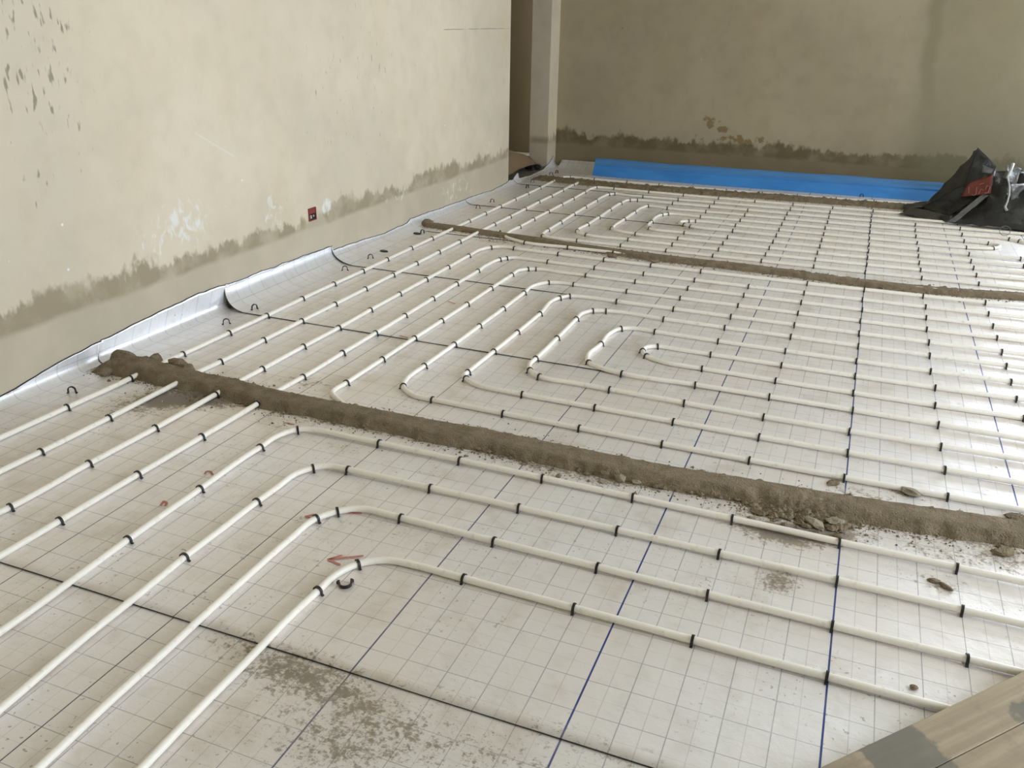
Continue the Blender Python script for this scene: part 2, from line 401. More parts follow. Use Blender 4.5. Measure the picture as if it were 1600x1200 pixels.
# ------------------------------------------------------------------ foil sheets
SEAMS = [-2.46, -1.485, -.514, .675, 1.46, 2.43, 3.40, 4.355, 5.362, 6.49]
CURL = [.05, .05, .035, .035, .15, .19, .085, .085, .07]
TOPS = [(-3, .03), (-.6, .03), (.22, .028), (.55, .073), (.87, .093), (1.28, .119), (1.57, .103), (2.05, .095), (2.43, .094), (2.45, .062), (2.66, .055), (3.09, .035), (3.40, .041), (3.41, .056), (3.59, .053),
        (4.06, .042), (4.35, .034), (4.58, .030), (4.92, .014), (5.20, .03), (5.262, .045), (5.34, .03), (5.44, .085), (5.50, .02), (5.8, .004), (6.15, .012), (6.3, .05), (6.38, .10), (6.43, .04), (6.6, .03)]
RIDGES = {  # centre line, half width, height
 1: [(-2.90, .655), (-2.75, .675), (-2.40, .668), (-2.0, .640), (-1.55, .645), (-1.1, .652), (-.62, .645), (-.22, .668), (.15, .690), (.5, .730), (1.0, .78), (1.6, .80), (2.4, .82)],
 2: [(-2.90, 3.545), (-2.6, 3.525), (-2.2, 3.475), (-1.75, 3.415), (-1.3, 3.372), (-.9, 3.372), (-.53, 3.368), (-.17, 3.335), (.17, 3.325), (.5, 3.355), (.82, 3.43), (1.4, 3.46), (2.4, 3.46)],
 3: [(-2.88, 5.69), (-2.5, 5.655), (-2.1, 5.64), (-1.7, 5.655), (-1.2, 5.70), (-.8, 5.735), (-.3, 5.755), (.26, 5.80), (.9, 5.83), (2.4, 5.85)]}
RW = {1: .064, 2: .046, 3: .080}
RH = {1: .036, 2: .0270, 3: .031}
def lerp_tab(t, x):
    if x <= t[0][0]: return t[0][1]
    for (a, p), (c, q) in zip(t[:-1], t[1:]):
        if x <= c: return p + (q - p) * (x - a) / max(c - a, 1e-6)
    return t[-1][1]
def smooth_tab(t, x, d=.12):
    return (lerp_tab(t, x - d) + lerp_tab(t, x) * 2 + lerp_tab(t, x + d)) / 4
DIRT = [(-1.21, -.55, .14, .05, 1), (-1.10, -.56, .12, .06, 1.1), (-.955, -.57, .10, .05, .95), (-.84, -.63, .14, .09, .75), (-.645, -.62, .2, .10, .75), (-.33, -.60, .3, .10, .8), (-.91, -.73, .10, .06, .95),
        (-1.35, -.52, .10, .04, .7), (-1.0, -.66, .22, .12, .6), (-.153, .216, .055, .045, 1.0), (-.135, .25, .045, .09, .7), (-.15, .47, .12, .07, 1.6), (-.03, .54, .10, .06, 1.6), (-.27, .50, .12, .06, .8), (-2.42, .50, .13, .09, 1.5),
        (-2.30, .56, .14, .06, 1.7), (-2.50, .40, .13, .12, .7), (-1.17, 4.29, .10, .07, .9), (.05, .81, .12, .05, .75), (-2.03, .85, .14, .08, .7), (-1.77, 1.27, .10, .06, .4), (.33, .55, .2, .06, .7), (.5, .60, .1, .05, .9), (.25, .39, .10, .05, .55),
        (-1.62, .42, .16, .06, .55), (-1.25, .40, .10, .05, .55), (-.73, .54, .12, .04, .6), (-.93, .55, .12, .04, .5), (.2, .87, .10, .04, .75), (-2.25, 3.34, .16, .06, .9), (-2.05, 3.62, .12, .04, .6), (-.55, 3.26, .2, .05, .5),
        (.05, 3.25, .18, .05, .8), (-1.3, 3.30, .25, .05, .6), (.2, 3.50, .12, .05, .7), (.25, 2.9, .12, .03, .45), (-1.9, 5.5, .4, .08, .5), (-2.6, 5.5, .2, .10, .6), (.12, 2.6, .08, .03, .4), (-1.15, -.75, .3, .2, .35),
        (-1.47, -.02, .12, .10, .25), (-1.25, .02, .25, .10, .3), (-1.9, .5, .14, .05, .6), (-.6, -.49, .5, .03, .55), (.1, -.06, .12, .07, .3), (-1.62, -.2, .2, .12, .25), (-1.75, 2.2, .2, .14, .25), (-1.5, 1.6, .2, .14, .25)]
def dirt_at(x, y):
    s = 0.0
    for (cx, cy, rx, ry, k) in DIRT:
        d = ((x - cx) / rx) ** 2 + ((y - cy) / ry) ** 2
        if d < 6: s += (.40 if cy < -.45 else .66) * k * math.exp(-d)
    for r, path in RIDGES.items():
        if path[0][0] - .1 < x:
            d = abs(y - lerp_tab(path, x)) - RW[r]
            if d < .12: s += .75 * math.exp(-max(d, 0) / .022)
    s += max(0, nz(x * 2.1, y * 2.1, 4.2)) * .22
    return min(s, 1.3)
def foil_z(x, y):
    for k in range(len(SEAMS) - 1):
        if SEAMS[k] <= y < SEAMS[k + 1]:
            t = (y - SEAMS[k]) / (SEAMS[k + 1] - SEAMS[k])
            return .0045 * (1 - t) + .0005
    return 0
SHEET_LABEL = ['gridded silver foil sheet under the viewpoint, nearest of all', 'near gridded foil sheet with muddy footmarks at the bottom edge', 'gridded foil sheet under the four foreground pipe bends', 'gridded foil sheet just behind the front mortar ridge',
  'gridded foil sheet with the widest curl against the left wall', 'gridded foil sheet in front of the middle mortar ridge', 'gridded foil sheet just behind the middle mortar ridge', 'gridded foil sheet before the rear mortar ridge', 'last gridded foil sheet reaching the back wall']
xs = [-2.885 + .03 * i for i in range(141)] + [1.4, 1.6, 1.9, 2.3, 2.8, 3.38]
sheets = []
for k in range(len(SEAMS) - 1):
    y0, y1 = SEAMS[k], SEAMS[k + 1] + (.03 if k < len(SEAMS) - 2 else 0)
    ny = 40 if y0 > -1.6 else 10
    a = CURL[k]; x0 = XL + .004 + a
    prof = [0.1, .22, .34, .45, .55, .64, .72, .8, .87, .94, 1.0]
    cols = [('c', t) for t in reversed(prof)] + [('f', x0)] + [('f', x) for x in xs if x > x0 + .012]
    P = []; UV = []; DA = []; DU = []
    for i in range(ny + 1):
        y = y0 + (y1 - y0) * i / ny
        t = (y - SEAMS[k]) / (SEAMS[k + 1] - SEAMS[k])
        zb = .0045 * max(0, 1 - t) + .0005
        top = lerp_tab(TOPS, y) * (1 + .10 * nz(y * 7, 3.3)) + .004 * nz(y * 19, 1.7)
        row = []
        for kind, q in cols:
            if kind == 'c':
                th = q * math.pi / 2
                xx = x0 - a * math.sin(th) * (1.0 if q < .999 else .995)
                zz = zb + max(top, .004) * (1 - math.cos(th)) + .0025 * nz(y * 9, q * 3, k) * q
                if k < 4:                                        # sharp crease, then straight up the wall
                    q1 = min(1, q / .55); rho = min(a, max(top, .004)); xx = x0 - a * math.sin(q1 * math.pi / 2) * (1 if q < .999 else .99)
                    zz = zb + rho * (1 - math.cos(q1 * math.pi / 2)) + max(0, (q - .55) / .45) * (max(top, .004) - rho) + .0015 * nz(y * 9, q * 3, k) * q
                    xx += .003 * nz(y * 5.0, 2.2, k) * min(1, q1) * .5 + .002
                arc = (a + top) * (.8 if k >= 4 else .42) * q
                yy = y + .05 * top / .1 * (1 - math.cos(th)) * (1 if k >= 3 else .5)
                yy = min(yy, YB - .008)
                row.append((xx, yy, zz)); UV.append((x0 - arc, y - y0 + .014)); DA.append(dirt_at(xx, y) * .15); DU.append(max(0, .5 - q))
            else:
                zz = zb + .0012 * nz(q * 3.1, y * 3.3, k * 2.0)
                if k == len(SEAMS) - 2 and y > 6.36 and q < -2.3: zz += (y - 6.36) * .5 * min(1, (-2.3 - q) / .1)
                if i == 0: zz = max(zz, .0035)
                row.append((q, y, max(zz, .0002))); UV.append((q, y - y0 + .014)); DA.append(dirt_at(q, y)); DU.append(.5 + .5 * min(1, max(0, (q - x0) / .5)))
        P.append(row)
    nc = len(cols); nr = len(P)
    vs = [q for row in P for q in row]
    fs = [(i * nc + j, i * nc + j + 1, (i + 1) * nc + j + 1, (i + 1) * nc + j) for i in range(nr - 1) for j in range(nc - 1)]
    nf = len(fs); nv = len(vs)
    # cut edge towards the viewer and along the wall: a few millimetres of dark thickness
    for j in range(nc):
        x, y, z = P[0][j]; vs.append((x, y, max(z - .0042, -.002)) if cols[j][0] == 'f' else (x - .0005, y - .0025, z - .0015)); UV.append((0, 0)); DA.append(0); DU.append(0)
    fs += [(nv + j, nv + j + 1, j + 1, j) for j in range(nc - 1)]
    nv2 = len(vs)
    for i in range(nr):
        x, y, z = P[i][0]; vs.append((XL + .0005, y, z + .0025)); UV.append((0, 0)); DA.append(0); DU.append(0)
    fs += [(i * nc, (i + 1) * nc, nv2 + i + 1, nv2 + i) for i in range(nr - 1)]
    me = mesh('foil_sheet', vs, fs, True)
    me.materials.append(M['foil']); me.materials.append(M['foil_edge'])
    for pi in range(nf, len(fs)): me.polygons[pi].material_index = 1; me.polygons[pi].use_smooth = False
    uvl = me.uv_layers.new(name='UVMap')
    for lp in me.loops: uvl.data[lp.index].uv = UV[lp.vertex_index]
    at = me.attributes.new('dirt', 'FLOAT', 'POINT'); at.data.foreach_set('value', DA)
    at = me.attributes.new('dust', 'FLOAT', 'POINT'); at.data.foreach_set('value', DU)  # high on dusty flats, low on the curl where painted sky tint shows
    o = link('foil_sheet', me)
    tag(o, SHEET_LABEL[k], 'foil sheet', 'gridded foil sheets laid across the floor')
    sheets.append(o)
# red felt-pen marks on the foil
MARKS = [('arrow_mark', [[(-1.262, -.129), (-1.287, -.162), (-1.243, -.169)], [(-1.287, -.162), (-1.208, -.108)]], 'faint red felt-pen arrow'), ('arrow_mark', [[(-1.449, .020), (-1.469, -.001), (-1.439, -.003)]], 'faint red felt-pen arrow'),
         ('pen_mark', [[(-1.372, .065), (-1.327, .081)]], None), ('pen_mark', [[(-1.891, .509), (-1.862, .510)]], None), ('pen_mark', [[(-1.906, .085), (-1.914, .104), (-1.903, .109), (-1.879, .092)]], None),
         ('pen_mark', [[(-1.896, -.120), (-1.907, -.096), (-1.889, -.101), (-1.883, -.118)]], None), ('pen_mark', [[(-1.991, 2.046), (-1.937, 2.024)]], None), ('pen_mark', [[(-1.964, 1.480), (-1.918, 1.474)]], None)]
for name, strokes, lab in MARKS:
    b = MB()
    for s in strokes:
        for (ax, ay), (bx, by) in zip(s[:-1], s[1:]):
            d = Vector((bx - ax, by - ay, 0)); d.normalize(); nn = Vector((-d.y, d.x, 0)) * .0034
            z = max(foil_z(ax, ay), foil_z(bx, by)) + .0022
            b.add([Vector((ax, ay, z)) + nn, Vector((ax, ay, z)) - nn, Vector((bx, by, z)) - nn, Vector((bx, by, z)) + nn], [(0, 1, 2, 3)])
    yy = strokes[0][0][1]; k = [i for i in range(len(SEAMS) - 1) if SEAMS[i] <= yy < SEAMS[i + 1]][0]
    o = link(name, b.mesh(name), M['marker'], sheets[k])
    if lab: o['label'] = lab

# ------------------------------------------------------------------ mortar ridges
RLAB = {1: 'long brown mortar ridge across the floor, nearest to the viewer', 2: 'narrow brown mortar ridge across the middle of the floor', 3: 'rough dark mortar ridge near the blue foam strip'}
def rock_mesh(seed, sub=2, rough=.35, flat=.7):
    bm = bmesh.new(); bmesh.ops.create_icosphere(bm, subdivisions=sub, radius=1)
    for v in bm.verts:
        q = v.co.copy(); r = 1 + rough * noise.noise(q * 1.3 + Vector((seed * 7.1, seed, 0))) + rough * .5 * noise.noise(q * 3.1 + Vector((0, seed * 3.3, 1)))
        v.co = Vector((q.x * r, q.y * r, q.z * r * flat))
    lo = min(v.co.z for v in bm.verts)
    for v in bm.verts: v.co.z = max((v.co.z - lo) - .25 * flat, -.0)
    me = bpy.data.meshes.new('mortar_lump'); bm.to_mesh(me); bm.free()
    return me
ridges = {}
for r, path in RIDGES.items():
    w, h = RW[r], RH[r]
    xx = path[0][0]; rows = []; crumbs = MB()
    T = [-1.0, -.95, -.9, -.84, -.78, -.71, -.64, -.5, -.25, 0, .25, .5, .64, .72, .79, .86, .93, 1.0]
    x = xx; first = xx
    while x < 2.39:
        step = .008 if x < 1.25 else .06
        yc = smooth_tab(path, x)
        e0 = min(1, (x - first) / .05)
        hh = h * (.75 + .25 * e0) * (1 + .12 * nz(x * 2.3, r) + .05 * nz(x * 9.0, r + 5))
        if r == 1 and x < -2.45: hh *= 1 + .55 * (1 - abs((x + 2.72) / .27)) * (.75 + .4 * nz(x * 15, 2))
        wf = w * (1 + .22 * nz(x * 4.1, r + 9) + .16 * nz(x * 17, r + 3)); wb = w * (1 + .18 * nz(x * 3.7, r + 19) + .12 * nz(x * 21, r + 13))
        if r == 1 and x < -2.2: wf *= 1.15
        row = []
        for t in T:
            at_ = abs(t)
            pr = (1.0 if at_ < .56 else (1 - ((at_ - .56) / .44) ** 1.3)) if t < 0 else (1.0 if at_ < .66 else (1 - ((at_ - .66) / .34) ** 1.15))
            rg = (at_ > .66) * (.34 if r != 3 else .5) + (.03 if r != 3 else .25)
            if r == 2 and x > -2.9 and nz(x * 2.0, 7.7) > .25: rg += .18
            if r == 1 and -.3 < x < .02 and t < -.1: rg += .25
            z = hh * pr * (1 + rg * (nz(x * 26, t * 3.1, r * 3.0) + .7 * nz(x * 61, t * 6.0, r * 5.0))) - .001
            dy = t * (wf if t < 0 else wb) + .006 * nz(x * 31, t * 2.0, r * 7.0) * (at_ > .7)
            row.append((x + .005 * nz(x * 23, t * 4, 3.0), yc + dy, max(z, .0) * e0 ** .5 if e0 < 1 else max(z, 0.0)))
        rows.append(row); x += step
    o = link('mortar_ridge', grid_mesh('mortar_ridge', rows, True), M['mortar'])
    tag(o, RLAB[r], 'mortar ridge', 'mortar ridges across the floor')
    ridges[r] = o
    # closed ends
    # loose crumbs along both feet
    rnd = random.Random(r)
    cm = {1: 2000, 2: 800, 3: 600}[r]
    for _ in range(cm):
        x = rnd.uniform(first, 1.25); side = -1 if rnd.random() < .62 else 1
        if r == 1 and rnd.random() < .28: x = rnd.gauss(-.10, .10); side = -1
        if r == 1 and rnd.random() < .10: x = rnd.gauss(-2.5, .2)
        d = abs(rnd.gauss(0, .030)) + (rnd.random() < .1) * rnd.random() * .09
        y = smooth_tab(path, x) + side * (w * .93 + d)
        s = rnd.uniform(.0012, .0040) * (1.4 if r > 1 else 1) * (1.9 if rnd.random() < .12 else 1)
        a = rnd.random() * 6.28; cs, sn = math.cos(a) * s, math.sin(a) * s
        zb = foil_z(x, y)
        q = [(x + cs, y + sn, zb), (x - sn, y + cs, zb), (x - cs * 1.2, y - sn * 1.2, zb), (x + sn, y - cs, zb), (x + cs * .4, y + sn * .4, zb + s * rnd.uniform(.8, 1.5)), (x - cs * .5, y - sn * .3, zb + s * rnd.uniform(.6, 1.3))]
        crumbs.add(q, [(0, 1, 4), (1, 5, 4), (1, 2, 5), (2, 3, 5), (3, 4, 5), (3, 0, 4)])
    for _ in range({1: 700, 2: 260, 3: 260}[r]):          # torn clods along the trowelled edges
        x = rnd.uniform(first + .01, 1.25); back = rnd.random() < .5
        if r == 1 and rnd.random() < .28: x = rnd.uniform(-.26, .06); back = False
        if nz(x * 5.0, 3.0 * back, r) < -.05: continue
        y = smooth_tab(path, x) + (w * rnd.uniform(.58, .98) if back else -w * rnd.uniform(.72, 1.12))
        s = rnd.uniform(.004, .0105) * (h / .036) ** .5 * (1.35 if r == 1 and -.26 < x < .06 else 1)
        if r == 1 and not back and -.26 < x < .06: y -= abs(rnd.gauss(0, .035))
        zb = h * (.80 if back and y - smooth_tab(path, x) < .8 * w else .25) * rnd.uniform(.4, 1.0)
        if y < smooth_tab(path, x) - w: zb = s * .5
        vs = [(x + s * 1.3 * (math.cos(k * 1.257) + .4 * nz(x * 99, k, 1)), y + s * (math.sin(k * 1.257) + .4 * nz(y * 99, k, 2)), zb + s * .3 * nz(x * 77, k, 3)) for k in range(5)]
        vs += [(x + s * .3 * nz(x * 55, 1), y + s * .3 * nz(x * 55, 2), zb + s * rnd.uniform(.5, 1.0)), (x, y, zb - s)]
        crumbs.add(vs, [(k, (k + 1) % 5, 5) for k in range(5)] + [((k + 1) % 5, k, 6) for k in range(5)])
    c = link('crumbs', crumbs.mesh('crumbs'), M['mortar'], o); c['kind'] = 'stuff'

# bigger lumps
rocks = [rock_mesh(s) for s in range(6)]
for me in rocks: me.materials.append(M['mortar'])
rocks_p = [rock_mesh(s + 20, 2, .45, .6) for s in range(3)]
for me in rocks_p: me.materials.append(M['mortar_pale'])
LUMPS = [  # x, y, size x, size y, size z, turn, pale?, label
 (-.077, .560, .036, .018, .017, -.75, 1, 'pale wedge shaped mortar chunk, largest in the debris before front ridge'),
 (-.022, .592, .026, .016, .017, .3, 1, 'rounded pale mortar lump right of the wedge shaped chunk'),
 (-.057, .628, .020, .015, .018, .9, 0, 'dark mortar lump behind the wedge shaped chunk'),
 (-.102, .610, .018, .014, .016, 1.4, 0, 'small dark mortar lump left of the debris pile'),
 (-.140, .640, .026, .016, .016, .2, 0, 'crumbly mortar lump against the ridge, left end of debris pile'),
 (-.725, .598, .022, .016, .020, .6, 0, 'mortar lump stuck to the front ridge foot, left of a pair'),
 (-.676, .592, .024, .017, .021, 2.0, 1, 'larger greyish mortar lump of the pair at front ridge foot'),
 (-.622, .590, .015, .012, .013, .2, 1, 'small pale mortar lump right of the pair'),
 (-.545, .600, .024, .012, .012, 1.0, 0, 'flat mortar crumb lump at front ridge foot, mid way'),
 (-.375, .612, .024, .014, .015, .4, 0, 'mortar lump at front ridge foot, before the debris pile'),
 (.192, .862, .030, .020, .020, -.4, 1, 'mortar lump resting against a white pipe behind front ridge'),
 (.430, .612, .030, .018, .019, .5, 0, 'mortar lump at front ridge foot near the right edge'),
 (.485, .830, .034, .018, .016, .1, 0, 'dark mortar lump behind front ridge at the right edge'),
 (-.037, .838, .026, .016, .007, .8, 0, 'flattened mortar splat behind the front ridge beside blue line'),
 (.240, .392, .016, .010, .008, .2, 0, 'tiny mortar crumb between right foreground pipes, left of two'),
 (.268, .374, .020, .009, .009, -.6, 0, 'elongated mortar crumb between right foreground pipes'),
 (.180, -.068, .010, .008, .007, .3, 0, 'tiny grey crumb beside the plywood board'),
 (-1.464, 3.292, .028, .014, .016, .2, 0, 'mortar lump on pipe before the middle ridge, left one'),
 (-1.193, 3.286, .030, .014, .016, .5, 0, 'mortar lump on pipe before the middle ridge, right one'),
 (-.863, .528, .010, .008, .010, .5, 0, 'tiny mortar crumb between front ridge and pipe, left'),
 (-.722, .556, .018, .013, .009, .1, 1, 'small pale flattened mortar crumb below front ridge'),
 (-2.83, .700, .050, .034, .052, .5, 0, 'big mortar lump on the left end of front ridge'),
 (-2.70, .735, .032, .022, .045, 1.2, 0, 'second mortar lump from the foil curl on front ridge'),
 (-2.585, .742, .038, .022, .046, .3, 0, 'third mortar lump from the foil curl on front ridge'),
 (-2.52, .732, .024, .018, .036, .8, 0, 'smallest mortar lump behind the left end of front ridge'),
 (-2.82, .590, .030, .020, .026, .8, 0, 'mortar lump at the front left foot of front ridge'),
 (-2.87, 3.545, .040, .028, .040, .5, 0, 'rounded mortar lump on the left end of middle ridge')]
for i, (x, y, sx, sy, sz, a, pale, lab) in enumerate(LUMPS):
    me = rocks_p[i % 3] if pale else rocks[i % 6]
    o = link('mortar_lump', me); o.location = (x, y, max(foil_z(x, y) - .0005, 0)); o.rotation_euler = (0, 0, a); o.scale = (sx, sy, sz)
    tag(o, lab, 'mortar lump', 'mortar lumps dropped beside the ridges')

